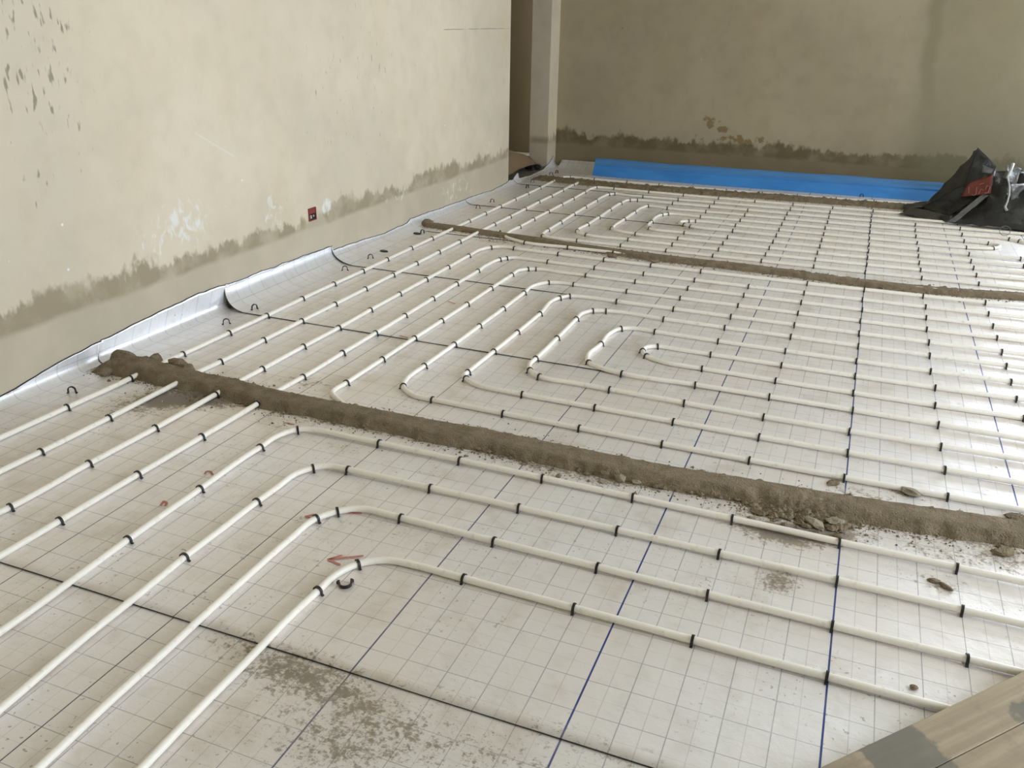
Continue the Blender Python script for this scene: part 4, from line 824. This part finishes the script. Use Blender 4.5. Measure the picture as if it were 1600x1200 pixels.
patch('lower_film', [(.945, 5.44, .15), (1.00, 5.48, .235), (1.03, 5.58, .30), (.898, 5.46, .30)], M['film'], gf, 10, .03, 12.0)
b = MB(); st = [(.893, 5.50, .442), (.885, 5.47, .40), (.870, 5.45, .350), (.888, 5.43, .310), (.897, 5.42, .275), (.902, 5.40, .235), (.900, 5.385, .19), (.890, 5.37, .15), (.906, 5.36, .125)]
b.tube(st, [.012, .010, .008, .006, .007, .006, .006, .009, .012], 7)
tag(link('plastic_strip', b.mesh('plastic_strip', True), M['white_plastic']), 'twisted pale plastic strip hanging on the black plastic heap', 'strip')
# thin pale ring leaning on a pipe
b = MB(); pts = [(.884 + .034 * math.cos(a), 5.075 + .008 * math.sin(a), .036 + .032 * math.sin(a)) for a in [i * math.pi / 12 for i in range(25)]]
b.tube(pts, .002, 6, False)
tag(link('wire_ring', b.mesh('wire_ring', True), M['film']), 'thin grey wire ring standing on a far pipe', 'ring')

# ------------------------------------------------------------------ plywood boards lower right
e = Vector((.404 + .004, .042 + .424, 0)).normalized(); nrm = Vector((e.y, -e.x, 0)); o0 = Vector((-.004, -.424, 0))
ang = math.atan2(e.y, e.x)
def board(w0, w1, z0, z1, s0, s1, lab):
    b = MB(); b.box((s0, -w1, 0), (s1, -w0, z1 - z0))
    me = b.mesh('plywood_board'); bm = bmesh.new(); bm.from_mesh(me); bmesh.ops.bevel(bm, geom=bm.edges[:], offset=.0015, segments=1, affect='EDGES'); bm.to_mesh(me); bm.free()
    o = link('plywood_board', me, M['board']); o.location = (o0.x, o0.y, z0); o.rotation_euler = (0, 0, ang)
    return tag(o, lab, 'board', 'plywood boards lying on the pipes')
wd = (Vector((.204, -.337, 0)) - o0).dot(nrm)
board(0, wd - .0008, .0243, .041, -.5, 1.6, 'plywood board with grey smears at the lower right, left one of two')
board(wd + .0008, wd + .6, .0243, .0405, -.45, 1.5, 'plain plywood board in the lower right corner, beyond the hairline joint')

# ------------------------------------------------------------------ socket box in the left wall
sb = empty('socket_box', (XL, 2.300, .315)); tag(sb, 'red plastic socket box set in the left wall', 'socket box')
def sbp(name, boxes, mat, lab=None):
    b = MB()
    for a, c in boxes: b.box(a, c)
    o = link(name, b.mesh(name), mat, sb)
    if lab: o['label'] = lab
s = .036; q = .006
sbp('box_rim', [((-.002, -s, -s), (.006, -s + q, s)), ((-.002, s - q, -s), (.006, s, s)), ((-.002, -s + q, -s), (.006, s - q, -s + q)), ((-.002, -s + q, s - q), (.006, s - q, s))], M['red_box'])
sbp('box_back', [((.0005, -s + q, -s + q), (.0015, s - q, s - q))], M['hollow'], 'dark inside of the box')
sbp('box_lid', [((.0015, -s + q, .004), (.004, s - q, s - q))], M['red_box'])
sbp('wire_knot', [((.0015, -.022, -.022), (.005, -.010, -.004)), ((.0015, .006, -.016), (.005, .014, -.006))], M['white_plastic'])

# ------------------------------------------------------------------ beyond the doorway: sand pile and dark rubble
rows = []
for i in range(31):
    row = []
    for j in range(25):
        x = -4.3 + (XL - .05 + 4.3) * j / 24
        ya, yb_ = (5.275, 6.240) if x > XL - WT - .03 else (4.5, 6.9)
        y = ya + (yb_ - ya) * i / 30
        r_ = ((x + 3.45) / .62) ** 2 + ((y - 5.75) / .75) ** 2
        z = max(0, .26 * math.exp(-r_ * 1.1) - .015) + .012 * nz(x * 7, y * 7) * (1 if r_ < 2.5 else 0)
        if x > XL - .12: z *= .6
        if x > XL - WT - .1: z = max(z, .014)
        row.append((x, y, max(z, -.003)))
    rows.append(row)
tag(link('sand_pile', grid_mesh('sand_pile', rows, True), M['sand']), 'low brown sand pile seen through the doorway', 'sand pile')
dark = [rock_mesh(40 + k, 2, .5, .8) for k in range(2)]
for me in dark: me.materials.append(M['hollow'])
for i, (x, y, s, lab) in enumerate([(-3.03, 6.19, .035, 'dark rubble lump at the far door jamb, right one'), (-3.08, 6.20, .045, 'dark rubble lump at the far door jamb, middle one'), (-3.13, 6.18, .04, 'dark rubble lump at the far door jamb, left one'), (-3.05, 6.10, .025, 'small dark rubble lump in front of the door jamb')]):
    o = link('rubble_lump', dark[i % 2]); o.location = (x, y, .0); o.scale = (s, s * .8, s * .9); o.rotation_euler = (0, 0, i * 1.3)
    tag(o, lab, 'rubble', 'dark rubble at the door jamb')
